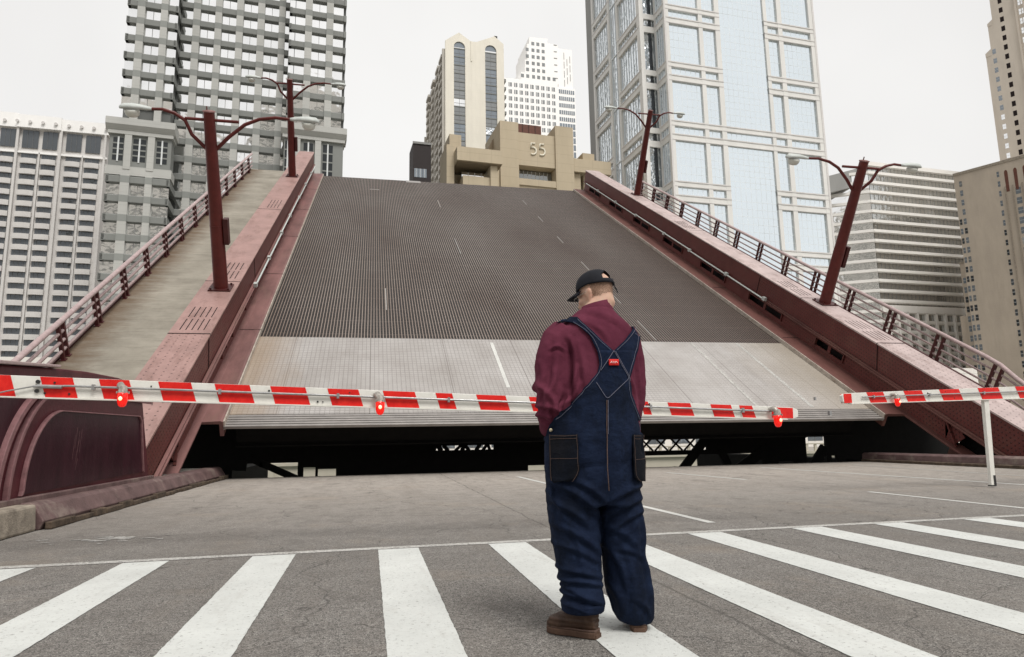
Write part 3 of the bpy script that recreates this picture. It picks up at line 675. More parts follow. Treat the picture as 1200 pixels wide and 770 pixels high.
# ---- lamp posts standing square to the raised leaf
def lamp_post(X, s, label, n0=1.65):
    st, ct = math.sin(TH), math.cos(TH)
    o = thing('street_lamp', label, 'street lamp', (X, BY + s * ct - n0 * st, BZ + s * st + n0 * ct), (TH, 0, 0), 'lamp posts on the raised bridge')
    L = 5.32
    m_ = MB(); m_.tube([(0, 0, .05), (0, 0, 1.9), (0, 0, L)], [.215, .20, .155], 20); m_.tube([(0, 0, 2.0), (0, 0, 2.03)], [.208, .208], 20); m_.build('pole', 'pole', o)
    m_ = MB(); m_.box(-.33, .33, -.33, .33, .005, .05)
    for a in (-.26, .26):
        for b in (-.26, .26): m_.tube([(a, b, .05), (a, b, .10)], .035, 6)
    m_.build('base_plate', 'poledk', o, bevel=.008)
    m_ = MB(); m_.tube([(0, 0, L), (0, 0, L + .03), (0, 0, L + .05)], [.175, .175, .10], 20); m_.tube([(-.05, 0, L + .05), (-.05, 0, L + .16)], .02, 8); m_.build('pole_cap', 'ledge', o)
    m_ = MB(); m_.box(.20, .34, -.14, .14, 1.45, 2.25); m_.build('control_box', 'poledk', o, bevel=.015)
    m_ = MB(); m_.tube([(-.8 if X > 5 else -.65, 0, L - .22), (.65 if X > 5 else .8, 0, L - .22)], .045, 10); m_.build('cross_tube', 'pole', o)
    for sg in (-1, 1):
        rc = (2.22 if (sg > 0) == (X < 5) else 1.50)      # the arm over the roadway is the longer one
        m_ = MB(); a = [(sg * .12, 0, L - 1.05), (sg * .5, 0, L - .66), (sg * .95 * rc / 2.2, 0, L - .28), (sg * 1.35 * rc / 2.2, 0, L - .10), (sg * 1.8 * rc / 2.2, 0, L - .02), (sg * (rc + .08), 0, L - .04)]
        m_.tube(a, [.055, .055, .052, .05, .045, .042], 10); ar = m_.build('arm', 'pole', o)
        # cobra head
        m_ = MB(); rings = []
        for t, w, h, dz in ((0, .055, .05, 0), (.15, .09, .075, 0), (.4, .13, .09, .02), (.7, .17, .105, .02), (.95, .16, .10, .01), (1.08, .09, .06, -.01)):
            xx = sg * (rc + t * .76); rings.append([(xx, w * math.cos(b), L - .04 + dz + (h * math.sin(b) if math.sin(b) > 0 else h * .6 * math.sin(b))) for b in [2 * PI * j / 14 for j in range(14)]])
        m_.loft(rings); hd = m_.build('lamp_head', 'lamphead', o)
        m_ = MB(); rings = []
        for dz, w in ((0, .17), (-.06, .175), (-.14, .155), (-.20, .11), (-.215, .05)):
            rings.append([(sg * (rc + .52) + w * 1.15 * math.cos(b), w * math.sin(b), L - .09 + dz) for b in [2 * PI * j / 14 for j in range(14)]])
        m_.loft(rings); m_.build('lens', 'lens', hd)
    return o
n = N('lamp_lens'); n.col((0.62, 0.63, 0.58)); MAT['lens'] = n.set(Roughness=0.2)
lamp_post(-4.62, 5.75, 'maroon twin-arm street lamp on the left girder, nearest and tallest in view')
lamp_post(-4.62, 25.9, 'smaller maroon twin-arm street lamp near the top of the left girder')
lamp_post(16.95, 5.9, 'leaning maroon twin-arm street lamp on the right girder in front of the striped white building')
lamp_post(17.05, 26.6, 'slim maroon twin-arm street lamp on the right girder against the glass tower')

# ============================================================ GATES
n = N('gate_white'); n.col(n.mix(n.math('MULTIPLY', n.ramp(n.noise(9, 5, .75), .45, .75), .4), (0.74, 0.73, 0.68), (0.50, 0.48, 0.43))); MAT['gatewhite'] = n.set(Roughness=0.45)
n = N('gate_red'); n.col(n.mix(n.ramp(n.noise(14, 5, .7), .35, .7), (0.62, 0.012, 0.012), (0.78, 0.03, 0.02))); MAT['gatered'] = n.set(Roughness=0.35)
MAT['galv'] = surf('galvanised_pipe', (0.38, 0.38, 0.38), 0.25, 12, 0.35, metal=0.6)
MAT['castal'] = surf('cast_aluminium', (0.42, 0.39, 0.35), 0.4, 14, 0.4, 0.004, 60, metal=0.5)
n = N('red_lamp_glass'); n.col((0.75, 0.01, 0.005)); n.set(Roughness=0.12, Coat_Weight=0.5); n.p.inputs['Emission Color'].default_value = (1, 0.01, 0.004, 1); n.p.inputs['Emission Strength'].default_value = 0.5; MAT['redlens'] = n.m
n = N('red_lamp_bulb'); n.p.inputs['Emission Color'].default_value = (1, 0.16, 0.03, 1); n.p.inputs['Emission Strength'].default_value = 3; MAT['bulb'] = n.m
MAT['bolt'] = surf('bolt_dark', (0.03, 0.03, 0.03), .2, 5, .4)
MAT['cabinet'] = surf('gate_cabinet_paint', (0.45, 0.42, 0.36), .2, 2, .5)

def gate(name_label, P0, P1, h0, h1, bands, lamps, root_label, pipe_from, sl=1):
    """P0 butt end, P1 tip in world x,z at a given y; bands = list of (u0,u1) red along the arm in metres from P0"""
    y = P0[1]; o = thing('crossing_gate', name_label, 'gate', (P0[0], y, P0[2]))
    D = Vector((P1[0] - P0[0], 0, P1[2] - P0[2])); L = D.length; D.normalize(); Nn = Vector((-D.z, 0, D.x)) * (1 if D.x > 0 else -1)
    def hh(u): return h0 + (h1 - h0) * u / L
    def pt(u, w, yy): p = D * u + Nn * w; return (p.x, yy, p.z)
    sk = -.35 * (1 if D.x > 0 else 1) * sl
    # white arm: two channel boards with a gap, one swept box
    vs = []; m_ = MB(); tipn = 6
    for u, sc in [(0, 1), (L - .14, 1), (L - .06, .93), (L - .015, .72), (L, .5)]:
        h = hh(u) / 2 * sc; vs.append([pt(u, -h, -.035), pt(u, h, -.035), pt(u, h, .035), pt(u, -h, .035)])
    m_.loft(vs, sm=False); arm = m_.build('arm', 'gatewhite', o, bevel=.004)
    m_ = MB(); m_.loft([[pt(u, hh(u) / 2 * s2 - .0, -.055), pt(u, hh(u) / 2 * s2 + .012 * s2, -.055), pt(u, hh(u) / 2 * s2 + .012 * s2, .04), pt(u, hh(u) / 2 * s2, .04)] for u in (0, L - .15) for s2 in (-1,)], sm=False)
    m_.build('lower_flange', 'gatewhite', arm)
    m_ = MB()
    for u0, u1, k in bands:
        a = hh((u0 + u1) / 2) / 2 * (.985 if k != 't' else .9); s_ = sk * a if k != 't' else 0
        for yy, lift in ((-.0375, 0), (.0375, 0)):
            m_.quad(pt(u0 + s_, -a * -1, yy), pt(u1 + s_, a, yy), pt(u1 - s_, -a, yy), pt(u0 - s_, -a, yy))
    m_.build('red_band', 'gatered', arm, split=True)
    m_ = MB(); m_.tube([pt(pipe_from, .0, -.055), pt(pipe_from + .3, .015, -.06), pt(L - .35, .012, -.06)], .011, 8)
    for k in range(int(L / 1.1)): u = pipe_from + .5 + k * 1.1; m_.box(*[v for c in (pt(u, 0, 0)[0] - .012, pt(u, 0, 0)[0] + .012) for v in (c,)], -.075, -.035, pt(u, .012, 0)[2] - .025, pt(u, .012, 0)[2] + .025)
    m_.build('conduit', 'galv', arm)
    m_ = MB()
    random.seed(4)
    for k in range(int(L * 1.5)):
        u = random.uniform(.1, L - .4); w = random.choice((-.6, .6, .45, -.45)) * hh(u) / 2; p = pt(u, w, -.035); m_.tube([(p[0], -.036, p[2]), (p[0], -.045, p[2])], random.choice((.007, .01)), 6)
    m_.build('bolt', 'bolt', arm, split=True)
    for u in lamps:
        c = pt(u, 0, 0); s_ = .88 if h0 < .22 else .95
        lo = MB(); lo.tube([(c[0] - .045, -.05, c[2] + .035), (c[0] - .02, -.10, c[2] + .04), (c[0] + .01, -.115, c[2])], [.022, .032, .035], 12); lo.tube([(c[0] + .01, -.115, c[2] + .03), (c[0] + .01, -.115, c[2] - .035)], [.032, .044], 14)
        for a in range(4): lo.tube([(c[0] + .01 + .05 * math.cos(a * PI / 2 + .6), -.115 + .05 * math.sin(a * PI / 2 + .6), c[2] - .02), (c[0] + .01 + .05 * math.cos(a * PI / 2 + .6), -.115 + .05 * math.sin(a * PI / 2 + .6), c[2] - .04)], .008, 6)
        lm = lo.build('warning_lamp', 'castal', o)
        g = MB(); rings = []
        for dz, w in ((-.035, .043), (-.06, .045), (-.115, .043), (-.15, .033), (-.165, .015)):
            rings.append([(c[0] + .01 + w * math.cos(b), -.115 + w * math.sin(b), c[2] + dz) for b in [2 * PI * j / 18 for j in range(18)]])
        g.loft(rings); g.build('lamp_glass', 'redlens', lm)
        g = MB(); rings = [[(c[0] + .01 + w * math.cos(b), -.172 + w * .4 * math.sin(b), c[2] + dz) for b in [2 * PI * j / 10 for j in range(10)]] for dz, w in ((-.07, .004), (-.078, .014), (-.09, .018), (-.102, .014), (-.11, .004))]
        g.loft(rings); g.build('bulb', 'bulb', lm)
    return o, pt, arm
RB = [(-4.6, -4.25, ''), (-4.1, -3.75, ''), (-3.5, -3.17, ''), (-2.93, -2.66, ''), (-2.44, -2.18, ''), (-1.93, -1.64, ''), (-1.43, -1.11, ''), (-0.92, -0.59, ''), (-0.38, -0.08, ''), (0.16, 0.48, ''), (0.69, 0.86, ''), (1.11, 1.42, ''), (1.67, 1.98, ''), (2.17, 2.44, ''), (2.91, 3.0, ''), (3.23, 3.5, ''), (3.74, 3.99, ''), (4.09, 4.25, ''), (4.47, 4.74, 't')]
g1, pt1, arm1 = gate('long red and white striped gate arm reaching in from the left behind the man', (-5.0, 7.0, 1.595), (4.80, 7.0, 1.198), .205, .130, [(a + 5.0, b + 5.0, k) for a, b, k in RB], [5.0 + LMP for LMP in [-2.24, 0.1, 4.48]], '', 2.0)
m = MB(); c0 = pt1(2.03, .045, 0); c1 = pt1(2.03, -.04, 0)
for c in (c0, c1): m.tube([(c[0], -.036, c[2]), (c[0], -.055, c[2])], .018, 8)
m.build('clamp_bolt', 'bolt', arm1, split=True)
m = MB(); m.tube([pt1(1.6, -.11, -.06), pt1(1.8, -.05, -.065), pt1(2.0, 0, -.06)], .007, 6); m.tube([pt1(2.04, .003, -.06), pt1(2.24, .003, -.06)], .018, 8); m.build('cable', 'galv', arm1)
m = MB(); m.box(-.42, .42, -.35, .35, -1.59, -.25); m.box(-.46, .46, -.39, .39, -.25, -.20); m.prism([(-.3, -.2), (.3, -.2), (.2, .22), (-.2, .22)], 1, -.08, .08)
m.build('gate_cabinet', 'cabinet', g1, bevel=.02)
RR = [(7.65, 7.8, 't'), (8.12, 8.44, ''), (8.84, 9.2, ''), (9.55, 9.95, ''), (10.34, 10.77, ''), (11.13, 11.55, ''), (11.91, 12.33, ''), (12.69, 13.11, ''), (13.47, 13.89, ''), (14.25, 14.67, ''), (15.03, 15.45, '')]
g2, pt2, arm2 = gate('short red and white striped gate arm with a support leg reaching in from the right', (16.2, 9.89, 1.735), (7.63, 9.89, 1.515), .26, .17, [(16.2 - b, 16.2 - a, k) for a, b, k in RR], [16.2 - 8.59], '', 2.0, sl=-1)
m = MB(); x_ = (10.47, 1.56, 10.4)
m.loft([[(x_[0] - 16.2 + a, b, x_[1] - 1.735) for a, b in ((-.05, -.035), (.05, -.035), (.05, .035), (-.05, .035))], [(x_[2] - 16.2 + a, b, .03 - 1.735) for a, b in ((-.045, -.03), (.045, -.03), (.045, .03), (-.045, .03))]], sm=False)
lg_ = m.build('support_leg', 'gatewhite', g2, bevel=.005)
m = MB(); m.box(x_[2] - 16.2 - .052, x_[2] - 16.2 + .052, -.037, .037, .02 - 1.735, .04 - 1.735); m.box(x_[2] - 16.2 + .012, x_[2] - 16.2 + .054, -.038, .03, .04 - 1.735, .20 - 1.735); m.build('leg_foot', 'bolt', lg_)
m = MB(); m.box(-.42, .42, -.35, .35, -1.73, -.25); m.box(-.46, .46, -.39, .39, -.25, -.20); m.prism([(-.3, -.2), (.3, -.2), (.2, .22), (-.2, .22)], 1, -.08, .08)
m.build('gate_cabinet', 'cabinet', g2, bevel=.02)
# ============================================================ BUILDINGS
def building(name, label, P0, yaw, cat='building'):
    return thing(name, label, cat, P0, (0, 0, math.radians(yaw)))
def windows(par, items, name='window'):
    """items: (meshbuilder, materials). The first hundred are parts, the rest one part."""
    items = sorted(items, key=lambda t: -t[2])
    for mb, mats, _ in items[:100]: mb.build(name, mats, par)
    if len(items) > 100:
        rest = MB(); mats = items[100][1]
        for mb, _, _ in items[100:]:
            o_ = len(rest.v); rest.v += mb.v; rest.f += [[i + o_ for i in f_] for f_ in mb.f]; rest.mi += mb.mi; rest.sm += mb.sm
        rest.build(name, mats, par, kind='stuff')
def pane(u0, u1, z0, z1, y, mul=None, tilt=0.0, mw=.07, hm=None, yp=.06):
    """glass sheet set in a thin frame, mul = vertical bars, hm = horizontal bars"""
    m_ = MB(); t1, t2 = random.uniform(-tilt, tilt), random.uniform(-tilt, tilt)
    m_.quad((u0, y + t1, z0), (u1, y - t1 + t2, z0), (u1, y - t1, z1), (u0, y + t1 + t2, z1), 0)
    m_.box(u0, u1, y + .05, y + .08, z0, z1, 1)
    for k in (mul or []): x = u0 + (u1 - u0) * k; m_.box(x - mw / 2, x + mw / 2, y - yp, y + .05, z0, z1, 1)
    for k in (hm or []): z_ = z0 + (z1 - z0) * k; m_.box(u0, u1, y - yp, y + .05, z_ - mw / 2, z_ + mw / 2, 1)
    return m_

# ---- grey granite hotel tower -------------------------------------------------
random.seed(11)
B = building('granite_tower', 'tall grey granite tower with white mirror windows behind the left girder', (-32.6, 128, -1.6), 6)
ZO = 1.6; FP = 3.45
core = MB(); core.box(-11.6, 26.6, 1.6, 34, 0, 128); core.box(-11.5, -3.8, -1.9, 1.6, 0, 128); core.box(16.2, 26.7, -2.3, 1.6, 0, 128)
core.box(-12.4, -3.2, -4.0, -1.9, 0, 54.5 + ZO); core.box(16.2, 26.4, -4.0, -2.3, 0, 56.6 + ZO)
core.build('core_wall', 'graniteback', B)
pier = MB(); band = MB(); sp = MB(); wins = []
def pierbox(u0, u1, y, z0, z1, d=.45):
    pier.box(u0, u1, y - d, y + .3, z0, z1)
    z = 4.9 + ZO - FP
    while z < z1 - 1:
        if z > z0: pier.box(u0 - .012, u1 + .012, y - d - .02, y + .2, z + 2.15, z + 3.35, 1)
        z += FP
def grid(u_list, piers, y, z0, z1, proud=.85, skip=None):
    """u_list window spans, piers spans"""
    for a, b in piers: pierbox(a, b, y, z0, z1)
    lo = min(a for a, b in u_list + piers); hi = max(b for a, b in u_list + piers)
    z = 4.9 + ZO
    while z < z1 - 1.5:
        if z >= z0:
            sp.prism([(y - .22, z + 2.1), (y - .30, z + 2.2), (y - .30, z + 3.25), (y - .12, z + 3.4), (y + .5, z + 3.4), (y + .5, z + 2.1)], 0, lo, hi) if hi - lo > 1 else None
            for a, b in u_list:
                wins.append((pane(a, b, z - .08, z + 2.12, y + .28, [.5] if b - a > 2.2 else [], .012, .08), ['mirror', 'hgrey'], (60 - abs(z - 70)) * (b - a)))
        z += FP
# main recessed face
grid([(-3.6, -1.5), (-.25, 2.35), (3.55, 6.15), (7.4, 10.0), (11.3, 13.95), (15.15, 16.1)], [(-1.5, -.25), (2.35, 3.55), (6.15, 7.4), (10.0, 11.3), (13.95, 15.15)], 1.0, 10, 128)
# left bay forward
grid([(-11.8, -10.2), (-8.95, -6.35), (-5.2, -3.6)], [(-10.2, -8.95), (-6.35, -5.2)], -2.5, 57 + ZO, 128)
# right bay forward
grid([(16.05, 16.95 + .1), (17.15, 18.95), (20.25, 22.95), (24.25, 26.2)], [(18.95, 20.25), (22.95, 24.25)], -2.9, 58 + ZO, 128)
# low wings
grid([(-12.6, -10.4), (-9.0, -6.6), (-5.5, -2.9)], [(-10.4, -9.0), (-6.6, -5.5)], -4.6, 5, 48)
grid([(15.8, 17.0), (19.0, 21.2), (22.6, 24.7)], [(17.4, 18.6), (21.4, 22.4), (25.0, 26.3)], -4.6, 5, 48)
# side returns of the bays: spandrels and panes on the right flank of the left bay
for y0, y1, u, z0, z1, sg in ((-2.5, 1.0, -3.45, 57 + ZO, 128, 1), (-4.6, 1.0, -2.75, 5, 48, 1), (-2.9, 18, 26.75, 58 + ZO, 128, 1), (-2.9, 1.0, 16.0, 58 + ZO, 128, -1), (-4.6, 16, 26.45, 5, 48, 1), (-2.5, 10, -11.9, 57 + ZO, 128, -1), (-4.6, 10, -12.7, 5, 48, -1)):
    z = 4.9 + ZO
    while z < z1 - 1.5:
        if z >= z0: sp.box(min(u, u - sg * .5), max(u, u - sg * .5), y0 - .3, y1, z + 2.1, z + 3.38)
        z += FP
pier.build('pier', ['granite', 'graniteband'], B); sp.build('spandrel', 'spandrel', B)
windows(B, wins)
# cornice storeys of the wings with cross-barred windows
for (a, b, zt, cols) in ((-12.9, -2.6, 55.4 + ZO, [(-12.0, -10.4), (-8.9, -6.9), (-5.2, -3.5)]), (15.6, 26.9, 58.2 + ZO, [(16.1, 17.1), (19.4, 21.1), (22.9, 24.7)])):
    m = MB(); m.prism([(-5.5, zt + 1.1), (-5.5, zt - .1), (-4.95, zt - .8), (-4.75, zt - 1.0), (-1.5, zt - 1.0), (-1.5, zt + 1.1)], 0, a - .3, b + .3); m.box(a, b, -4.9, -1.5, zt - 1.6, zt - 1.0); m.build('cornice', 'granite', B)
    m = MB(); m.box(a + .3, b - .3, -4.45, -1.5, 47.2 + ZO, zt - 1.0)
    m.build('storey_wall', 'spandrel', B)
    m = MB(); m.box(a, b, -4.75, -1.5, 46.4 + ZO, 48.0 + ZO); m.build('sill_course', 'granite', B)
    m = MB()
    for i in range(len(cols) - 1):
        c = (cols[i][1] + cols[i + 1][0]) / 2; m.box(c - .55, c + .55, -4.85, -4.4, 47.5 + ZO, zt - 1.5)
    m.build('pilaster', 'granite', B, split=True)
    for (c0, c1) in cols:
        m_ = MB(); m_.box(c0, c1, -4.50, -4.44, 49.1 + ZO, zt - 2.2, 0)
        for k in (.5,): m_.box(c0 + (c1 - c0) * k - .13, c0 + (c1 - c0) * k + .13, -4.56, -4.49, 48.9 + ZO, zt - 2.0, 1)
        for k in (.25, .5, .75): z_ = 49.1 + ZO + (zt - 2.2 - 49.1 - ZO) * k; m_.box(c0, c1, -4.55, -4.49, z_ - .13, z_ + .13, 2)
        m_.build('window', ['darkglass', 'mullionlight', 'spandrel'], B)

# ---- white bay-fronted tower far left ---------------------------------------
A = building('white_tower', 'white concrete tower with rounded bay windows at the far left of the view', (-98.3, 195, -1.6), 3.6)
m = MB(); m.box(-20, 26.0, 0, 30, 0, 86.9); m.build('wall', 'whitestone', A)
m = MB(); m.box(-20.3, 4.6, -.9, 20, 86.6, 90.6); m.box(4.6, 15.0, -1.3, 20, 86.6, 90.2); m.box(15.0, 26.5, -.9, 20, 86.6, 89.9)
m.box(-20.2, 26.4, -.6, .2, 79.6, 80.1); m.build('parapet', 'white', A)
for k in range(15):
    u = -16.4 + k * 3.02; m = MB(); m.tube([(u, -1.05 if not 4.6 < u < 15 else -1.45, 88.1), (u, -1.35 if not 4.6 < u < 15 else -1.75, 88.1)], .42, 12); m.build('boss', 'whitestone', A)
m = MB()
for u0, u1 in ((-4.9, -4.4), (4.55, 5.15), (14.65, 15.35), (26.0 - .5, 26.0)): m.box(u0, u1, -.9, .1, 0, 86.6)
for u0, u1 in ((10.0, 10.35), (20.3, 20.6), (-.1, .3)): m.box(u0, u1, -.6, .1, 0, 80)
m.build('rib', 'whitestone', A, split=True)
wins = []; bal = MB()
cols = [(-14.5, -10.6), (-9.6, -5.5), (.6 - 4.4, -.4), (.7, 4.2), (5.8, 9.6), (10.6, 14.1), (16.2, 19.9), (20.9, 24.5)]
random.seed(2)
for (a, b) in cols:
    wins.append((pane(a, b, 81.2, 86.2, -.25, [.33, .66], .02), ['awin', 'mullion'], 999))
    k = 0; z = 78.2
    while z > 4:
        wins.append((pane(a + .1, b - .1, z, z + 1.55, -.18, [.2, .5, .8], .05), ['awin', 'mullion'], 100 - k))
        pts = [(a + .02, .1)] + [(a + (b - a) * t, -.75 - .45 * math.sin(PI * t)) for t in [i / 8 for i in range(9)]] + [(b - .02, .1)]
        pts = [(p[0], max(-1.15, p[1])) for p in pts]
        bal.prism([(p[0], p[1] * .8) for p in pts], 2, z - 1.45, z - .05)
        z -= 2.98; k += 1
bal.build('bay_spandrel', 'whitestone', A, split=True); windows(A, wins)

# ---- cream gabled tower -------------------------------------------------------
Cb = building('gabled_tower', 'cream concrete tower with twin gables and arched window strips', (29.0, 260, -1.6), 4)
front = [(-.4, 0), (-.4, 165.9), (5.4, 170.3), (10.7, 166.9), (13.0, 167.2), (20.8, 171.0), (24.8, 167.9), (24.8, 0)]
def arched(u0, u1, ztop, n_=10): c = (u0 + u1) / 2; r_ = (u1 - u0) / 2; return [(c + r_ * math.cos(math.radians(a)), ztop - r_ + r_ * math.sin(math.radians(a))) for a in [180 - 180 * i / n_ for i in range(n_ + 1)]]
m = MB()
# front wall as strips around the two recesses
m.prism([(-.4, 0), (3.2, 0), (3.2, 163.5)] + arched(3.2, 8.0, 166.2)[1:6] + [(5.4, 170.3), (-.4, 165.9)], 1, 0, .9)
m.prism([(8.0, 0), (10.7, 0), (10.7, 166.9), (5.45, 170.3)] + arched(3.2, 8.0, 166.2)[5:-1] + [(8.0, 163.5)], 1, 0, .9)
m.prism([(10.72, 0), (16.6, 0), (16.6, 163.9)] + arched(16.6, 21.6, 166.6)[1:6] + [(20.0, 170.6), (13.0, 167.2), (10.72, 167.0)], 1, 0, .9)
m.prism([(21.6, 0), (24.8, 0), (24.8, 167.9), (20.8, 171.0), (20.0, 170.62)] + arched(16.6, 21.6, 166.6)[5:-1] + [(21.6, 163.9)], 1, 0, .9)
m.box(10.4, 11.0, -.25, .3, 158, 167.0)
m.build('front_wall', 'cream', Cb)
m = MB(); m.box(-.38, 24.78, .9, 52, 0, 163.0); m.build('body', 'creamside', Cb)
wins = []
for (a, b) in ((3.2, 8.0), (16.6, 21.6)):
    z = 163.0; k = 0
    while z > 95:
        wins.append((pane(a, b, z - 3.3, z, .55, [.5], .03, .12, [.4]), [random.choice(['stripglass', 'greyglass', 'stripglass', 'sideglass', 'mirror'] if k % 3 == 0 else ['stripglass', 'greyglass']), 'mullion'], 100 - k)); z -= 3.7; k += 1
    m_ = MB(); m_.prism(arched(a, b, 166.2 if a < 10 else 166.6), 1, .5, .6); wins.append((m_, ['stripglass', 'mullion'], 200))
windows(Cb, wins)
m = MB()
for (a, b) in ((3.2, 8.0), (16.6, 21.6)):
    z = 163.0
    while z > 95: m.box(a, b, .35, .6, z, z + .4); z -= 3.7
m.build('window_spandrel', 'spandrel', Cb, split=True)
m = MB(); m.prism([(5.0, -.1), (7, -.1), (7, .2)], 1, 3, 3.2) if False else None
m.box(21.2, 22.6, 2, 3, 167, 172.5); m.build('chimney', 'brownbox', Cb)
m = MB(); dk = MB(); z = 160.0
while z > 60:
    for y0 in (3, 12, 24, 38):
        m.box(-1.7, -.38, y0, y0 + 6.5, z, z + 1.2); dk.box(-.42, -.36, y0, y0 + 6.5, z + 1.2, z + 3.3)
    z -= 3.7
for y0 in (1.0, 10, 21.5, 35, 50): m.box(-1.5, -.3, y0, y0 + 1.1, 0, 163 - y0 * .35)
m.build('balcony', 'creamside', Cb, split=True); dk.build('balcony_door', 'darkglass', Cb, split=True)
m = MB(); z = 152.0
while z > 60: m.box(24.8, 26.2, 2, 7, z, z + 1.2); z -= 3.7
m.build('side_balcony', 'spandrel', Cb, split=True)

# ---- white stepped tower -------------------------------------------------------
D = building('stepped_tower', 'white stepped tower with small square windows rising behind the tan building', (79.5, 370, -1.6), 3)
m = MB(); m.box(-6, 30.4, 0, 30, 0, 214.6)
m.prism([(7.0, 214.6), (7.0, 219.5), (9.6, 219.6), (9.6, 228), (11.2, 228), (11.2, 238.5), (12.6, 238.5), (12.6, 243.2), (24.4, 243.8), (24.4, 214.6)], 1, 0, 26)
m.box(24.4, 31.0, -.0, 25, 214.6, 240.8)
m.build('wall', 'white', D)
m = MB(); m.box(30.4, 41.6, .6, 28, 0, 213.0); m.box(31.0, 40.4, 1.0, 24, 213.0, 239); m.build('side_wing', 'white', D)
wins = []; random.seed(8)
for r_ in range(16):
    z = 209.3 - r_ * 4.5
    for c_ in range(9):
        u = .15 + c_ * 3.4; wins.append((pane(u - 1.05, u + 1.05, z, z + 2.7, -.04, [.35], .02, .25), ['greyglass', 'white'], 50 - r_))
for r_ in range(6):
    z = 216.2 + r_ * 4.05 * (1.08)
    for u in (14.9, 18.1, 21.4) + ((11.2,) if r_ < 5 else ()) + ((7.9, 24.6 + .0) if r_ < 1 else ()) + ((28.0,) if r_ < 1 else ()):
        wins.append((pane(u - .95, u + .95, z, z + 2.3, -.04, [], .0), ['greyglass', 'white'], 90))
for r_ in range(5): z = 209.0 - r_ * 4.5; wins.append((pane(31.0, 41.0, z, z + 2.6, .5, [i / 8 for i in range(1, 8)], .0, .3), ['stripglass', 'white'], 95))
for r_ in range(7): z = 186.0 - r_ * 4.5; wins.append((pane(31.0, 41.0, z, z + 3.6, .5, [i / 6 for i in range(1, 6)], .0, .2), ['stripglass', 'white'], 60))
windows(D, wins)
m = MB()
for k in range(10): m.box(35.0 + (k % 3) * 1.9, 35.25 + (k % 3) * 1.9, .80, .99, 214 + k * 2, 218.5 + k * 2)
for r_ in range(6): m.box(28.3, 30.3, -.15, .0, 218 + r_ * 4.4, 218.5 + r_ * 4.4)
m.build('fin', 'hgrey', D, split=True)

# ---- tan building numbered 55 ---------------------------------------------------
E5 = building('tan_building', 'tan concrete building with the number 55 at the top of the bridge', (29.3, 150, -1.6), 5); zo = 1.6
m = MB(); m.box(.3, 4.9, 0, 14, 0, 75.8 + zo); m.build('corner_tower', 'tan', E5, split=True)
m = MB(); m.box(14.4, 19.1, 0, 14, 0, 76.2 + zo); m.build('corner_tower', 'tan', E5, split=True)
m = MB(); m.box(4.9, 14.4, .5, 12, 65.3 + zo, 73.6 + zo); m.box(4.9, 14.4, .5, 12, 0, 61.6 + zo); m.box(4.9, 14.4, 4, 12, 61.6 + zo, 65.3 + zo); m.build('centre_wall', 'tan', E5)
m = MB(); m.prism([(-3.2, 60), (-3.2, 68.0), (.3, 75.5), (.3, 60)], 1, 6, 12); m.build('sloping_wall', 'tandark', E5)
windows(E5, [(pane(5.0, 14.3, 61.6 + zo, 65.0 + zo, 3.2, [i / 9 for i in range(1, 9)], .01, .1), ['greyglass', 'mullionlight'], 1)])
m = MB(); m.box(5.6, 12.2, 4, 5, 73.6 + zo, 77.6 + zo); m.box(7.2, 7.3, 3.9, 4, 73.6 + zo, 77.6 + zo)
for k in range(4): m.box(5.6 + k * 1.65, 5.68 + k * 1.65, 3.88, 4.0, 73.6 + zo, 77.6 + zo, 1)
m.build('louver_screen', ['copper', 'brownbox'], E5)
m = MB(); m.box(14.6, 18.9, .1, .4, 58, 60) ; m.box(4.9, 14.4, .15, .5, 61.4 + zo - 1.2, 61.8 + zo); m.build('ledge', 'tan', E5)
# the two numerals
def five(u):
    P = [(.85, 3.2), (.12, 3.2), (.05, 1.95), (.30, 2.12), (.62, 2.15), (.95, 1.9), (1.08, 1.4), (1.0, .85), (.72, .45), (.35, .35), (.02, .5)]
    m_ = MB(); m_.tube([(u + a * 1.3, -.12 + .5, 67.9 + zo + b) for a, b in P], .2, 8, flat=1); return m_.build('numeral', 'five', E5)
MAT['five'] = surf('numeral_bronze_pale', (0.78, 0.74, 0.62), .1, 3, .4)
five(8.1); five(10.35)
# wings left and right, deep fascia over recessed windows
O5 = Vector((18.5, 138)) - Vector((29.3, 150)); cy, sy = math.cos(math.radians(5)), math.sin(math.radians(5))
du, dv = O5.x * cy + O5.y * sy, -O5.x * sy + O5.y * cy
m = MB()
m.box(du - .4, du + 9.4, dv, dv + 10, 60.0 + zo, 63.1 + zo); m.prism([(dv, 60.0 + zo), (dv, 63.0 + zo), (dv + 14, 63.0 + zo), (dv + 14, 60 + zo)], 0, du - .8, du - .4)
m.box(19.12, 29.6, 1.0, 9, 65.3 + zo, 68.7 + zo)
m.build('fascia', 'tan', E5, split=True)
m = MB(); m.box(du - .2, du + 2.6, dv + 11.02, dv + 18, 0, 70.9 + zo); m.box(du - 2.5, du - .81, dv + 3, dv + 10.9, 0, 64.6 + zo); m.box(du + 6.9, du + 8.5, dv + 1, dv + 6, 0, 60 + zo); m.box(du + 1.0 - .2, du + 7.0, dv + 1.5, dv + 6, 55.0, 57.2 + zo); m.box(du + 9.4 - .1, du + 10.6, dv + 7, dv + 13, 0, 66)
m.box(du - .5, du + 9.2, dv + 7, dv + 11, 0, 61); m.box(19.9, 21.6, 2.0, 6, 0, 65.2 + zo); m.box(22.8, 26.0, 3, 9, 60, 71.3 + zo); m.box(19.12, 29.4, 6, 9, 0, 62.0)
m.build('wing_wall', 'tan', E5)
m = MB(); m.box(du - .5, du + 9.3, dv + .6, dv + 7, 59.8 + zo, 60.0 + zo); m.build('soffit', 'tandark', E5)
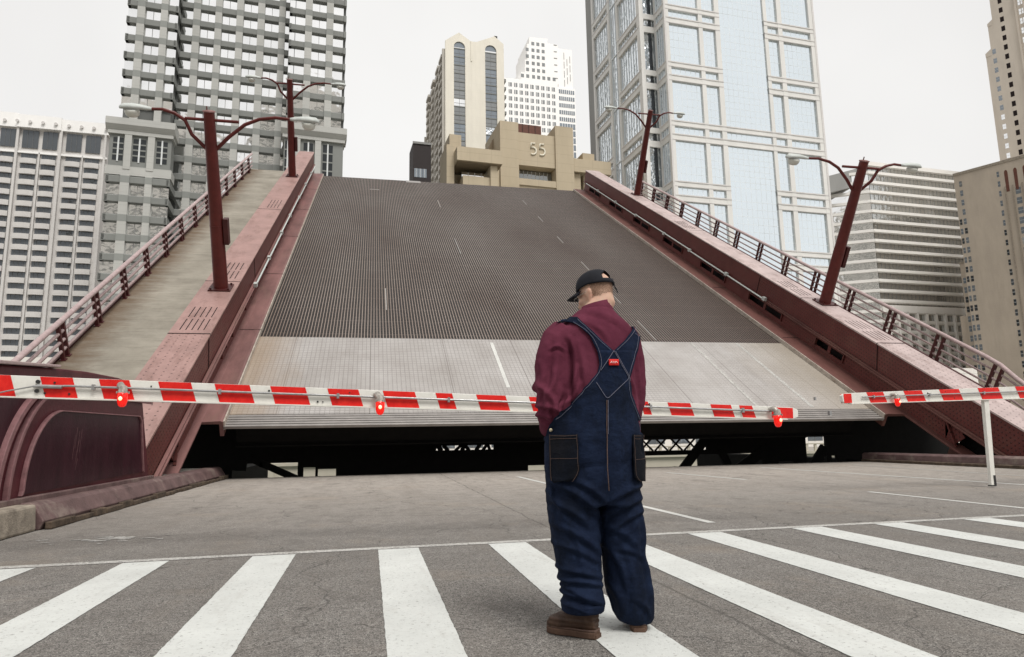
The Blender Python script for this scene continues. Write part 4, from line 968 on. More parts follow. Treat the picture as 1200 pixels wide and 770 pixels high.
windows(E5, [(pane(du + 1.1, du + 7.0, 57.1 + zo, 59.0 + zo, dv + 4.0, [.25, .5, .75], .0, .12), ['mirror', 'mullionlight'], 1)])


# ---- small dark block --------------------------------------------------------------
F = building('dark_block', 'small dark brown building block at the left of the cream tower', (12.0, 200, -1.6), 4)
MB().box(0, 5.6, 0, 9, 0, 93.0).build('wall', 'brownbox', F)
MB().box(.2, 11.5, -.3, .1, 85.2, 92.6).build('upper_panel', 'copper', F) if False else None
m = MB(); m.box(-.15, 5.7, -.25, 0, 92.4, 93.1); m.build('roof_edge', 'hgrey', F)
windows(F, [(pane(.4 + i * 1.3, 1.6 + i * 1.3, 81.6, 84.4, -.05, [.5], .0, .12), ['stripglass', 'mullionlight'], 1) for i in range(3)])

# ---- blue glass tower with pale stone frame -----------------------------------------
G = building('glass_tower', 'huge pale blue glass tower gridded by white stone bands right of centre', (68.7, 140, -1.6), 4)
zo = 1.6
m = MB(); m.box(.6, 43.4, .7, 40, 0, 150); m.box(-3.4, .6, 5.7, 40, 0, 150); m.build('core_wall', 'hgrey', G)
bands = [57.0 - 30.2, 57.0 - 30.2 + 3.2, 41.9, 45.0, 53.6 + 3.3, 0]
frame = MB(); trim = MB()
def hb(z0, z1, a, b, y=0.0): frame.box(a, b, y - .02, y + .7, z0 + zo, z1 + zo); trim.box(a, b, y - .14, y - .02, z1 + zo - .28, z1 + zo); trim.box(a, b, y - .12, y - .02, z0 + zo, z0 + zo + .22)
levels = []
z = 42.6
for k in range(7): levels.append(z + 15.12 * k)          # bottom of lower band of each pair
for z in levels:
    wide = abs(z - (42.6 + 30.24)) < 1 or z > 110
    for a, b in (((-.02, 43.9),) if abs(z - 72.84) < 3.5 else ((-.02, 15.4), (28.4, 43.9))):
        hb(z - 3.3 + .0, z - 1.7, a, b); hb(z + .3, z + 1.7, a, b)
    frame.box(-4.0, .0, 4.98, 5.6, z - 3.3 + zo, z - 1.7 + zo); frame.box(-4.0, .0, 4.98, 5.6, z + .3 + zo, z + 1.7 + zo)
    # side faces
    for u, y0, y1 in ((0, 0, 5.0), (-4.0, 5.0, 18.2), (-4.0, 23.0, 34.4)):
        frame.box(u - .02, u + .6, y0, y1, z - 3.3 + zo, z - 1.7 + zo); frame.box(u - .02, u + .6, y0, y1, z + .3 + zo, z + 1.7 + zo)
        trim.box(u - .14, u - .02, y0, y1, z - 2.0 + zo, z - 1.7 + zo); trim.box(u - .14, u - .02, y0, y1, z + 1.4 + zo, z + 1.7 + zo)
for a, b in ((0, 1.2), (9.4, 10.5), (14.1, 15.4), (28.4, 29.4), (32.6, 33.9), (42.4, 43.9)): frame.box(a, b, -.06, .65, 0, 150)
trim.box(-.08, .35, -.16, -.04, 0, 150); trim.box(43.5, 44.05, -.16, .5, 0, 150)
for u, y in ((0, .0), (-.04, 4.4)): frame.box(u - .06, u + .55, y, y + .6, 0, 150)
frame.box(-4.1, -3.0, 4.9, 5.6, 0, 150); 
for y0, y1 in ((5.6, 6.6), (17.4, 18.4), (22.8, 23.8), (33.6, 34.6)): frame.box(-4.06, -3.5, y0, y1, 0, 150)
frame.build('stone_frame', 'g_stone', G); trim.build('band_trim', 'whitestone', G)
wins = []
for i, z in enumerate(levels + [levels[-1] + 15.12]):
    lo, hi = z - 15.12 + 1.7, z - 3.3
    for a, b in ((1.2, 9.4), (10.5, 14.1), (29.4, 32.6), (33.9, 42.4)):
        n_ = max(2, round((b - a) / 1.4))
        wins.append((pane(a, b, lo + zo, hi + zo, .45, [j / n_ for j in range(1, n_)], .02, .07, [j / 5 for j in range(1, 5)], .02), ['bluepane', 'bluemul'], 900 - abs(z - 80)))
        wins.append((pane(a, b, z - 1.7 + zo, z + .3 + zo, .45, [j / n_ for j in range(1, n_)], .02, .10, [], .02), ['bluepane', 'bluemul'], 700 - abs(z - 80)))
    wins.append((pane(15.4, 28.4, z - 15.12 + 1.7 + zo if abs(z - 72.84 - 15.12) < 3 else z - 15.12 + zo + 0, (z - 3.3 if abs(z - 72.84) < 3.5 else z) + zo, .30, [j / 9 for j in range(1, 9)], .02, .07, [j / 8 for j in range(1, 8)], .02), ['bluepane', 'bluemul'], 800 - abs(z - 80)))
wins.append((pane(15.4, 28.4, 72.84 - 1.7 + zo, 72.84 + .3 + zo, .30, [j / 9 for j in range(1, 9)], .02, .07, [], .02), ['bluepane', 'bluemul'], 999))
n = N('blue_pane'); n.col((0.78, 0.85, 0.895)); n.p.inputs['Metallic'].default_value = .96; n.bump(n.noise(.35, 2), .02); MAT['bluepane'] = n.set(Roughness=.05)
MAT['bluemul'] = surf('blue_grey_mullion', (0.76, 0.80, 0.82), .1, 1, .4)
windows(G, wins)
# flank glazing with strong vertical fins
m = MB(); m.quad((-3.46, 5.0, 0), (-3.46, 34.6, 0), (-3.46, 34.6, 150), (-3.46, 5.0, 150)); m.quad((.3, .0, 0), (.3, 5.6, 0), (.3, 5.6, 150), (.3, 0, 150)); m.quad((-4, 5.5, 0), (.3, 5.5, 0), (.3, 5.5, 150), (-4, 5.5, 150))
m.build('flank_glass', 'sideglass', G)
m = MB()
for k in range(21): y = 5.9 + k * 1.4; m.box(-3.62, -3.47, y - .05, y + .05, 0, 150)
for k in range(4): m.box(.05, .29, 1.0 + k * 1.05, 1.1 + k * 1.05, 0, 150)
for k in range(9): m.box(-3.7, -3.47, 18.4, 22.8, 30 + k * 15.12 - 2, 30.3 + k * 15.12 - 2)
m.build('fin', 'bluemul', G, split=True)
m = MB(); m.box(-1.5, -.7, 5.3, 5.5, 0, 150); m.build('notch_recess', 'darkglass', G)

# ---- white banded building ----------------------------------------------------------
Hh = building('banded_building', 'white office building with horizontal bands and dark ribbon windows at the right', (204.7, 229, -1.6), 4)
zo = 1.6
m = MB(); m.box(-5.6, 60, .8, 40, 0, 111); m.build('core_wall', 'hgrey', Hh)
# angled left face
ca = math.radians(35)
m = MB(); x2, y2 = -5.6 - 30 * math.cos(ca), .8 + 30 * math.sin(ca); m.prism([(-5.5, .9), (x2, y2), (x2 + 5, y2 + 20), (-5.5, 40)], 2, 0, 104); m.build('angled_core', 'hgrey', Hh)
wins = []; fl = 4.12
bm_ = MB(); k = 0; z = 111.6
while z > 10:
    top = 1.15 if k else 1.7
    bm_.box(-6.2, 62, -.1, 1.0, z - top, z); bm_.box(-6.2, 62, .25, 1.0, z - top - .35, z - top)
    if z < 108: bm_.prism([(-6.25, .0), (-6.25 - 31 * math.cos(ca), 31 * math.sin(ca)), (-5.9 - 31 * math.cos(ca), 31 * math.sin(ca) + .9), (-5.8, .95)], 2, z - top, z)
    wins.append((pane(-5.6, 60, z - fl + .02, z - top - .35, .55, [j / 34 for j in range(1, 34)], .02, .1), ['bandglass', 'mullion'], 50))
    k += 1; z -= fl
    if z < 52 and z > 47:
        z2 = z
bm_.build('white_band', 'hwhite', Hh)
n = N('band_glass'); n.col((0.55, 0.56, 0.55)); n.p.inputs['Metallic'].default_value = .85; n.bump(n.noise(.4, 3), .12); MAT['bandglass'] = n.set(Roughness=.06)  # ribbon glass tone raised in place of distance haze
windows(Hh, wins, 'ribbon_window')
m = MB()
p0 = Vector((-5.9, .5)); p1 = Vector((-5.9 - 30 * math.cos(ca), .5 + 30 * math.sin(ca)))
m.quad((p0.x, p0.y, 0), (p1.x, p1.y, 0), (p1.x, p1.y, 107), (p0.x, p0.y, 107)); m.build('angled_glass', 'mirror', Hh)
m = MB(); m.prism([(p1.x + 1, 96), (p1.x + 1, 103), (p0.x, 110.5), (p0.x, 103)], 1, 4, 9); m.build('sloping_roof', 'hgrey', Hh)
m = MB()
for j in range(14): m.box(-4 + j * 4.8, -3.0 + j * 4.8, -.5, 1.0, 0, 49)
m.box(-6.2, 62, -.5, 1, 48.6, 51.5); m.build('base_columns', 'hwhite', Hh)

# ---- brown brick building ------------------------------------------------------------
I_ = building('brick_building', 'brown brick building with narrow windows at the right edge', (210.1, 200, -1.6), -63)
m = MB(); m.box(0, 45, 0, 40, 0, 95.2); m.box(-1.9, 0, 1.5, 38, 0, 62.3); m.box(-4.3, -1.9, 3, 38, 0, 43); m.build('wall', 'brick', I_)
m = MB(); m.box(-.15, 45, -.2, 40, 94.6, 95.6); m.box(-2.0, .02, 1.4, 20, 61.8, 62.6); m.build('parapet_cap', 'stone', I_, split=True)
wins = []; random.seed(12)
def bw(a, b, z, h, y=-.03, mats=('slatewin', 'mullionlight')): wins.append((pane(a, b, z, z + h, y, [], .0, .06, [.5]), list(mats), 10 + random.random()))
MAT['slatewin'] = MAT['darkglass']
z = 90.0
r_ = 0
while z > 6:
    bw(1.5, 2.4, z, 2.1, mats=('darkglass' if r_ % 4 else 'greyglass', 'mullionlight'))
    if r_ > 3: bw(-.1 + .35, 1.0, z, 2.1)
    bw(13.2, 13.9, z, 2.0)
    if r_ > 9: bw(13.2, 14.0, z + .2, 2.0, mats=('greyglass', 'mullionlight'))
    if z < 86: bw(18.0, 19.5, z - .5, 2.3, mats=('mirror' if r_ % 2 else 'stripglass', 'mullionlight'))
    if z < 58: bw(-1.4, -.5, z, 2.1, y=1.46)
    for u in (24, 28, 33, 37): bw(u, u + 1.3, z, 2.1)
    z -= 3.55; r_ += 1
windows(I_, wins)
m = MB()
for u in (15.9, 18.6, 21.3, 24, 26.7):
    m.prism([(u - .45, 84.0)] + [(u + .5 * math.cos(a), 91.0 + .9 * math.sin(a)) for a in [PI - PI * i / 6 for i in range(7)]] + [(u + .45, 84.0)], 1, -.06, .02)
m.build('arched_panel', 'copper', I_, split=True)
m = MB()
for u in (15.0, 17.2, 20.0): m.box(u, u + .35, -.3, 0, 0, 86)
m.build('pilaster', 'stone', I_, split=True)

# ---- tall buff brick tower --------------------------------------------------------------
J = building('brick_tower', 'tall buff brick tower with black square windows at the top right corner', (251.5, 215, -1.6), -63)
m = MB(); m.box(-1.4, 50, 0, 40, 0, 155.9); m.box(.6, 50, .0, 38, 155.9, 169.4); m.box(2.4, 50, .0, 36, 169.4, 215); m.build('wall', 'brick2', J)
m = MB(); m.prism([(-1.5, 155.9), (-1.5, 157.5), (.6, 158.9), (.6, 155.9)], 1, -.1, 30); m.prism([(.5, 169), (.5, 170.1), (2.4, 171.4), (2.4, 169)], 1, -.1, 30); m.box(10.4, 11.0, -.6, 0, 0, 177.5); m.box(13.2, 13.9, -.6, 0, 0, 180); m.build('setback_cap', 'brick2', J, split=True)
wins = []; z = 206; r_ = 0
while z > 60:
    wins.append((pane(5.1, 6.4, z, z + 2.2, -.03, [], .0, .06), ['slotwin', 'mullion'], 20))
    if z < 157: wins.append((pane(1.0, 2.2, z, z + 2.1, -.03, [], .0, .06, [.5]), ['mirror' if z < 130 else 'stripglass', 'mullionlight'], 20))
    for u in (11.6, 12.6, 16, 20): wins.append((pane(u, u + .75, z, z + 2.4, -.03, [], .0, .06, [.5]), ['mirror', 'mullion'], 10))
    z -= 4.15
MAT['slotwin'] = MAT['slot']
windows(J, wins)

# ---- far quay: arched wall and pale riverside building behind it
q = thing('quay_wall', 'pale stone quay wall with shallow arches across the river under the bridge', 'quay wall', (0, 75, 0))
m = MB(); xs = -40
while xs < 90:
    c = xs + 5.0; r_ = 4.2
    pts = [(xs, -5.6), (xs, -1.75), (xs + 10, -1.75), (xs + 10, -5.6), (c + r_, -5.6)] + [(c + r_ * math.cos(a), -5.0 + 2.15 * math.sin(a)) for a in [PI * i / 12 for i in range(13)]] + [(c - r_, -5.6)]
    m.prism(pts, 1, 0, .45); m.box(xs - .5, xs + .5, -.25, 0, -5.6, -1.8); xs += 10
m.box(-40, 90, -.3, .5, -1.75, -1.45); m.build('arcade', 'quay', q)
m = MB(); m.box(-40, 90, .46, .6, -9, -1.6); m.build('arch_back', 'slot', q)
m = MB(); xs = -40
while xs < 90: m.box(xs, xs + .3, 0.05, .25, -1.45, -.65); xs += 1.2
m.box(-40, 90, 0, .3, -.65, -.5); m.build('balustrade', 'quay', q)
pb = building('riverside_building', 'low white riverside building seen through the lattice under the deck', (-45, 92, -1.6), 3)
MB().box(0, 150, 0, 8, 0, 13).build('wall', 'pale', pb)
wins = []
for k in range(36): wins.append((pane(2 + k * 4, 4.8 + k * 4, 1.0, 2.4, -.04, [.5], 0), ['stripglass', 'mullion'], 5)); wins.append((pane(2 + k * 4, 4.8 + k * 4, 4.4, 6.2, -.04, [.5], 0), ['stripglass', 'mullion'], 4))
windows(pb, wins)
# unseen towers added behind the camera, sized to darken the granite tower's reflections
for nm, lab, P, a, H_, cap_ in (('added_slab_tower', 'unseen grey slab tower added behind the camera to shape window reflections', (-140, -230, 0), 116, 200, 12), ('added_domed_tower', 'unseen grey domed tower added behind the camera to shape window reflections', (-8, -230, 0), 70, 228, 16)):
    o = building(nm, lab, P, 0)
    m = MB(); m.box(0, a, 0, 30, 0, H_); m.box(a * .14, a * .80, 3, 27, H_, H_ + 6)
    m.prism([(a * .5 + a * .26 * math.cos(t), H_ + 6 + cap_ * math.sin(t)) for t in [PI * k / 12 for k in range(13)]], 1, 4, 26); m.build('wall', 'pale', o)
    m = MB()
    for k in range(int(H_ / 7)): m.box(-.2, a + .2, 29.9, 30.3, k * 7 + 3, k * 7 + 5.4)
    m.build('window_band', 'spandrel', o, split=True)
# ============================================================ PERSON
def bake(mb, voxel, smooth_it=6, mats=('skin',)):
    """union of rough volumes -> one smooth continuous mesh"""
    o = mb.build('tmp', list(mats)); md = o.modifiers.new('r', 'REMESH'); md.mode = 'VOXEL'; md.voxel_size = voxel
    sm = o.modifiers.new('s', 'SMOOTH'); sm.factor = .5; sm.iterations = smooth_it
    dg = bpy.context.evaluated_depsgraph_get(); dg.update()
    me = bpy.data.meshes.new_from_object(o.evaluated_get(dg)); bpy.data.objects.remove(o)
    for p in me.polygons: p.use_smooth = True
    return me
def link(me, name, parent, mat=None):
    me.name = name; o = bpy.data.objects.new(name, me); C.objects.link(o); o.parent = parent
    if parent: o.matrix_parent_inverse = Matrix.Identity(4)
    if mat:
        me.materials.clear(); me.materials.append(MAT[mat])
    return o
PB = Vector((1.17, 3.48, 0))
def wrinkle(me, fn):
    me.update(); ns = [v.normal.copy() for v in me.vertices]
    for v, n_ in zip(me.vertices, ns): v.co += n_ * fn(v.co)
    me.update()
def ring(cx, cy, z, rx, ry, n_=28, pw=2.3, tilt=0.0):
    out = []
    for j in range(n_):
        a = 2 * PI * j / n_; c, s_ = math.cos(a), math.sin(a)
        x = math.copysign(abs(c) ** (2 / pw), c) * rx; y = math.copysign(abs(s_) ** (2 / pw), s_) * ry
        out.append((cx + x, cy + y, z + tilt * x))
    return out
def ell(mb, c, r_, rot=None, n1=16, n2=10):
    rings = []; Rm = rot.to_matrix() if rot else Matrix.Identity(3)
    for i in range(1, n2):
        t = PI * i / n2; rings.append([Vector(c) + Rm @ Vector((r_[0] * math.sin(t) * math.cos(2 * PI * j / n1), r_[1] * math.sin(t) * math.sin(2 * PI * j / n1), -r_[2] * math.cos(t))) for j in range(n1)])
    mb.loft(rings)
MAT['skin'] = surf('skin', (0.56, 0.36, 0.265), 0.12, 14, 0.5, 0.0008, 220, tint=(0.62, 0.30, 0.23))
MAT['skin'].node_tree.nodes['Principled BSDF'].inputs['Subsurface Weight'].default_value = 0.12
MAT['skin'].node_tree.nodes['Principled BSDF'].inputs['Subsurface Scale'].default_value = 0.01
n = N('stubble_hair'); f_ = n.ramp(n.noise(420, 2, .5), .42, .6); n.col(n.mix(f_, (0.13, 0.075, 0.045), (0.46, 0.29, 0.21))); MAT['hair'] = n.set(Roughness=.7)
n = N('maroon_knit'); kn = n.math('SINE', n.math('MULTIPLY', n.xyz()[0], 1500)); v = n.mix(n.ramp(n.noise(5, 5, .6), .3, .7), (0.080, 0.017, 0.032), (0.135, 0.033, 0.056)); n.col(v); n.bump(n.math('ADD', n.noise(300, 2), n.math('MULTIPLY', n.noise(28, 4), 4)), .0012); MAT['knit'] = n.set(Roughness=.95); n.p.inputs['Specular IOR Level'].default_value = .08
def denim(name, a, b, wear, k=.5):
    n = N(name); tw = n.noise(520, 2, .6, (1, 1, 2.2)); v = n.mix(n.ramp(n.noise(7, 6, .7), .32, .72), a, b)
    v = n.mix(n.math('MULTIPLY', n.ramp(n.noise(4.2, 6, .75, (1, 1, .7)), .47, .62), k * .8), v, wear); v = n.mix(n.math('MULTIPLY', n.ramp(n.noise(9, 5, .8, (1.5, 1, .6)), .58, .72), .35), v, tuple(min(1, x * 1.9) for x in b)); v = n.mix(n.math('MULTIPLY', tw, .22), v, tuple(x * 1.5 for x in b))
    n.col(v); rg = n.math('ABSOLUTE', n.math('SUBTRACT', n.noise(6.5, 4, .55, (1, 1, 1.9)), 0.5)); n.bump(n.math('ADD', n.math('MULTIPLY', tw, .35), n.math('ADD', n.math('MULTIPLY', n.noise(24, 5, .6), 1.5), n.math('MULTIPLY', rg, -5))), .003); n.set(Roughness=.85); n.p.inputs['Specular IOR Level'].default_value = .08; return n.m
MAT['denim'] = denim('denim', (0.003, 0.005, 0.013), (0.0125, 0.021, 0.048), (0.0035, 0.0045, 0.006), .8)
MAT['denimstrap'] = denim('denim_strap', (0.006, 0.012, 0.034), (0.018, 0.034, 0.080), (0.02, 0.04, 0.09), .3)
MAT['denimdirty'] = denim('denim_greasy', (0.003, 0.004, 0.006), (0.007, 0.009, 0.015), (0.014, 0.012, 0.011))
MAT['thread'] = surf('orange_thread', (0.12, 0.075, 0.06), .3, 60, .8)
MAT['threadw'] = surf('pale_thread', (0.17, 0.17, 0.22), .3, 60, .8)
MAT['capcloth'] = surf('black_cap_cloth', (0.010, 0.011, 0.016), .3, 20, .85, .0008, 300)
MAT['boot'] = surf('brown_leather', (0.052, 0.028, 0.018), .4, 16, .55, .002, 60, tint=(0.10, 0.062, 0.04))
MAT['sole'] = surf('boot_sole', (0.10, 0.058, 0.040), .3, 12, .8)
MAT['patchred'] = surf('red_patch', (0.62, 0.02, 0.015), .1, 40, .7)
MAT['button'] = surf('brass_button', (0.60, 0.52, 0.36), .1, 40, .3, metal=.7)
MAT['wire'] = surf('spectacle_wire', (0.35, 0.33, 0.30), .1, 40, .25, metal=.8)
MAT['whitethread'] = surf('white_thread', (0.8, 0.78, 0.76), .1, 40, .8)

man = thing('person', 'man in denim overalls, maroon shirt and black cap standing on the crosswalk, back turned', 'person', tuple(PB))
HM = Matrix.Translation(Vector((1.222, 3.535, 1.785)) - PB) @ Matrix.Rotation(math.radians(42), 4, 'Z') @ Matrix.Rotation(math.radians(-15), 4, 'X')
def H(p): return HM @ Vector(p)
def loc(p): return Vector(p) - PB
def lr(r_): return [loc(p) for p in r_]
# ---- body: head, neck, torso, arms, hands with fingers, legs, feet
b = MB()
hq = HM.to_euler()
ell(b, H((0, -.012, .012)), (.079, .098, .100), hq, 24, 16)
ell(b, H((0, .034, -.048)), (.066, .069, .078), hq, 20, 14)
ell(b, H((0, .055, -.098)), (.038, .036, .030), hq); ell(b, H((.036, .03, -.085)), (.028, .045, .035), hq); ell(b, H((-.036, .03, -.085)), (.028, .045, .035), hq)
ell(b, H((0, .098, -.036)), (.013, .020, .026), hq); ell(b, H((0, .110, -.050)), (.017, .013, .012), hq)
for sx in (-1, 1):
    ell(b, H((sx * .030, .080, -.002)), (.026, .013, .010), hq)                 # brow
    ell(b, H((sx * .044, .066, -.042)), (.024, .022, .024), hq)                 # cheek
    ell(b, H((sx * .082, -.002, -.026)), (.009, .021, .033), hq); ell(b, H((sx * .088, -.012, -.014)), (.006, .013, .020), hq); ell(b, H((sx * .083, .004, -.052)), (.007, .010, .012), hq)
ell(b, H((0, .093, -.072)), (.022, .010, .006), hq); ell(b, H((0, .090, -.083)), (.019, .010, .006), hq)
b.tube([H((0, -.03, -.02)), H((0, -.032, -.07)), loc((1.208, 3.49, 1.66)), loc((1.205, 3.48, 1.58))], [.070, .071, .074, .085], 20)
b.loft([lr(ring(1.20, 3.48, 1.58, .12, .08)), lr(ring(1.20, 3.48, 1.53, .19, .10)), lr(ring(1.195, 3.48, 1.40, .20, .12)), lr(ring(1.18, 3.49, 1.2, .19, .14)), lr(ring(1.175, 3.5, 1.0, .21, .16)), lr(ring(1.175, 3.49, .8, .22, .16)), lr(ring(1.175, 3.49, .66, .2, .14))])
ARM = {-1: [(.985, 3.47, 1.53), (.93, 3.465, 1.36), (.925, 3.44, 1.13), (.975, 3.60, 1.05), (1.07, 3.70, 1.07)], 1: [(1.385, 3.49, 1.53), (1.405, 3.49, 1.36), (1.395, 3.50, 1.13), (1.36, 3.64, 1.05), (1.27, 3.71, 1.07)]}
for sg, P in ARM.items():
    b.tube([loc(p) for p in P], [.055, .05, .042, .036, .026], 14)
    w = Vector(P[-1]); fd = Vector((-sg * .9, .15, -.1)).normalized(); up = Vector((0, .2, 1)).normalized(); out = fd.cross(up).normalized()
    ell(b, loc(w + fd * .045), (.046, .018, .040))
    for k, (o_, L) in enumerate(((.030, .068), (.010, .078), (-.010, .072), (-.029, .055))):
        r0 = w + fd * .07 + up * o_; r1 = r0 + fd * L * .5 + Vector((0, .012, 0)); r2 = r1 + fd * L * .35 + Vector((0, -.014, -.004)); r3 = r2 + fd * L * .15 + Vector((0, -.018, -.004))
        b.tube([loc(q_) for q_ in (r0, r1, r2, r3)], [.0095, .0092, .0085, .007], 8)
    t0 = w + fd * .02 + up * .03; b.tube([loc(t0), loc(t0 + up * .03 + fd * .025), loc(t0 + up * .04 + fd * .055)], [.012, .011, .009], 8)
for sg, P in ((-1, [(1.06, 3.5, .78), (1.07, 3.5, .45), (1.09, 3.46, .10)]), (1, [(1.30, 3.5, .78), (1.335, 3.51, .45), (1.375, 3.53, .10)])):
    b.tube([loc(p) for p in P], [.10, .065, .045], 16)
b.tube([loc((1.10, 3.44, .06)), loc((.98, 3.53, .045))], [.035, .03], 10); b.tube([loc((1.375, 3.52, .06)), loc((1.43, 3.63, .045))], [.035, .03], 10)
bme = bake(b, .0058, 3)
body = link(bme, 'body', man, 'skin')
# eyes, spectacles
for sx in (-1, 1):
    m = MB(); ell(m, H((sx * .031, .082, -.017)), (.011, .009, .008), hq); m.build('eye', 'whitethread', man)
m = MB()
for sx in (-1, 1):
    m.tube([H((sx * .088, .0, -.010)), H((sx * .080, .05, -.012)), H((sx * .064, .098, -.014))], .0016, 6)
    m.tube([H((sx * .037 + .024 * math.cos(a), .103, -.02 + .017 * math.sin(a))) for a in [2 * PI * k / 16 for k in range(17)]], .0013, 6)
m.tube([H((-.013, .104, -.014)), H((0, .112, -.012)), H((.013, .104, -.014))], .0013, 6)
m.build('spectacles', 'wire', man)
# hair: cropped shell on the back of the head
Hi = HM.inverted(); hb_ = MB(); used = {}
bme.update()
for p in bme.polygons:
    c = Hi @ p.center
    if -.075 < c.z < .03 and c.y < -.012 + .02 * noise.noise(c * 40) and c.length < .13 and abs(c.x) < .09:
        nn = (Hi.to_3x3() @ p.normal)
        if c.z < -.05 + .012 * noise.noise(c * 60): continue
        if abs(c.x) > .079 and c.y > -.03: continue
        idx = []
        for vi in p.vertices:
            if vi not in used: used[vi] = len(hb_.v); hb_.v.append(tuple(bme.vertices[vi].co + bme.vertices[vi].normal * .0016))
            idx.append(used[vi])
        hb_.f.append(idx); hb_.mi.append(0); hb_.sm.append(True)
hb_.build('hair', 'hair', man)
# cap
cp = MB(); nu, nv = 48, 16; z0 = .024; vs = []
def cap_pt(u, v, g=0.0):
    a = 2 * PI * u / nu; t = (v / nv) * (PI / 2)       # a=0 at the back
    rx, ry, rz = .0885 + g, .109 + g, .092 + g
    sq = math.cos(t) ** .78
    return H((rx * math.sin(a) * sq, -.012 - ry * math.cos(a) * sq, z0 + rz * math.sin(t) ** .9 - .018 * (1 - math.sin(t)) * (math.cos(a) > 0) * math.cos(a)))
g = {}
for u in range(nu):
    for v in range(nv + 1): g[u, v] = len(cp.v); cp.v.append(tuple(cap_pt(u, v)))
for u in range(nu):
    for v in range(nv):
        a = ((u + .5) / nu * 360 + 180) % 360 - 180; t = (v + .5) / nv
        if abs(a) < 40 and .10 < t < .10 + .44 * math.cos(a / 40 * PI / 2) ** .6: continue
        cp.f.append([g[u, v], g[(u + 1) % nu, v], g[(u + 1) % nu, v + 1], g[u, v + 1]]); cp.mi.append(0); cp.sm.append(True)
cap = cp.build('cap', 'capcloth', man); sd_ = cap.modifiers.new('s', 'SOLIDIFY'); sd_.thickness = .004; sd_.offset = 1
# visor: curved plate at the front
m = MB(); rows = []
for i in range(13):
    a = math.radians(-62 + 124 * i / 12); bx_, by_ = .088 * math.sin(a), -.012 + .108 * math.cos(a)
    ex = .085 * math.sin(a) * 1.0; ey = -.012 + .108 * math.cos(a) * 1.0 + .078 * max(0, math.cos(a * 1.35)) ** .6
    rows.append([H((bx_, by_, z0 + .002 - .022 * (abs(math.sin(a)) ** 2))), H(((bx_ + ex) / 2, (by_ + ey) / 2, z0 - .002 - .026 * (abs(math.sin(a)) ** 2))), H((ex, ey, z0 - .010 - .028 * (abs(math.sin(a)) ** 2)))])
for r0, r1 in zip(rows, rows[1:]):
    for k in range(2): m._add([r0[k], r0[k + 1], r1[k + 1], r1[k]], [(0, 1, 2, 3)], 0, True)
vz = m.build('visor', 'capcloth', cap); sd_ = vz.modifiers.new('s', 'SOLIDIFY'); sd_.thickness = .004
m = MB(); ell(m, H((0, -.012, z0 + .1)), (.007, .007, .004), hq, 10, 6); m.build('cap_button', 'capcloth', cap)
m = MB(); a = math.radians(-4); m.bar(H((.004, -.121, .005)), H((.018, -.126, -.052)), .016, .003); m.build('cap_strap', 'capcloth', cap)

# ---- shirt
s_ = MB()
s_.loft([lr(r_) for r_ in (ring(1.216, 3.495, 1.690, .068, .070, tilt=.22), ring(1.21, 3.49, 1.675, .092, .082), ring(1.205, 3.485, 1.635, .135, .095, pw=2.0), ring(1.20, 3.48, 1.595, .185, .112, pw=2.2), ring(1.195, 3.48, 1.545, .222, .128), ring(1.19, 3.48, 1.46, .236, .145),
    ring(1.185, 3.485, 1.34, .238, .160), ring(1.18, 3.49, 1.22, .234, .175), ring(1.178, 3.50, 1.10, .240, .19), ring(1.178, 3.50, 1.0, .245, .195), ring(1.178, 3.50, .93, .24, .19))])
s_.tube([loc(p) for p in [(1.03, 3.475, 1.545), (.985, 3.47, 1.50), (.952, 3.465, 1.40), (.937, 3.455, 1.28), (.935, 3.445, 1.17), (.948, 3.47, 1.095), (.965, 3.55, 1.055), (1.00, 3.64, 1.055), (1.06, 3.69, 1.07)]], [.085, .090, .090, .086, .080, .080, .070, .060, .040], 20)
s_.tube([loc(p) for p in [(1.35, 3.48, 1.545), (1.378, 3.485, 1.50), (1.395, 3.49, 1.40), (1.402, 3.49, 1.28), (1.397, 3.50, 1.17), (1.385, 3.52, 1.10), (1.37, 3.60, 1.055), (1.33, 3.68, 1.055), (1.28, 3.70, 1.07)]], [.078, .080, .080, .076, .072, .070, .062, .055, .040], 20)
sme = bake(s_, .0075, 5)
TF = [(0.933, 0.758, 1.165, 0.587, 0.016, 0.016), (0.997, 0.778, 1.168, 0.668, 0.013, 0.014), (0.915, 0.67, 1.084, 0.546, 0.012, 0.016), (0.886, 0.744, 0.96, 0.595, 0.01, 0.014), (0.936, 0.553, 1.158, 0.412, 0.013, 0.018), (0.925, 0.459, 1.141, 0.369, 0.01, 0.015), (1.005, 0.521, 1.046, 0.346, 0.007, 0.014), (0.919, 0.338, 1.153, 0.29, 0.013, 0.014), (0.928, 0.281, 1.16, 0.254, 0.014, 0.013), (0.934, 0.224, 1.149, 0.169, 0.015, 0.014), (0.94, 0.168, 1.069, 0.129, 0.012, 0.012), (0.95, 0.252, 1.056, 0.196, 0.008, 0.01), (1.2, 0.675, 1.399, 0.736, 0.014, 0.016), (1.197, 0.601, 1.396, 0.668, 0.014, 0.015), (1.235, 0.533, 1.401, 0.608, 0.011, 0.014), (1.195, 0.542, 1.351, 0.432, 0.01, 0.018), (1.2, 0.454, 1.294, 0.231, 0.012, 0.018), (1.391, 0.578, 1.398, 0.385, 0.009, 0.016), (1.397, 0.371, 1.432, 0.165, 0.012, 0.018), (1.208, 0.265, 1.279, 0.089, 0.013, 0.018), (1.3, 0.376, 1.321, 0.144, 0.007, 0.016), (1.339, 0.171, 1.415, 0.08, 0.01, 0.014), (1.254, 0.422, 1.381, 0.372, 0.008, 0.014), (0.983, 0.83, 1.144, 0.871, 0.006, 0.016), (1.24, 0.854, 1.343, 0.944, 0.006, 0.016), (1.018, 0.95, 1.18, 0.977, 0.005, 0.016)]
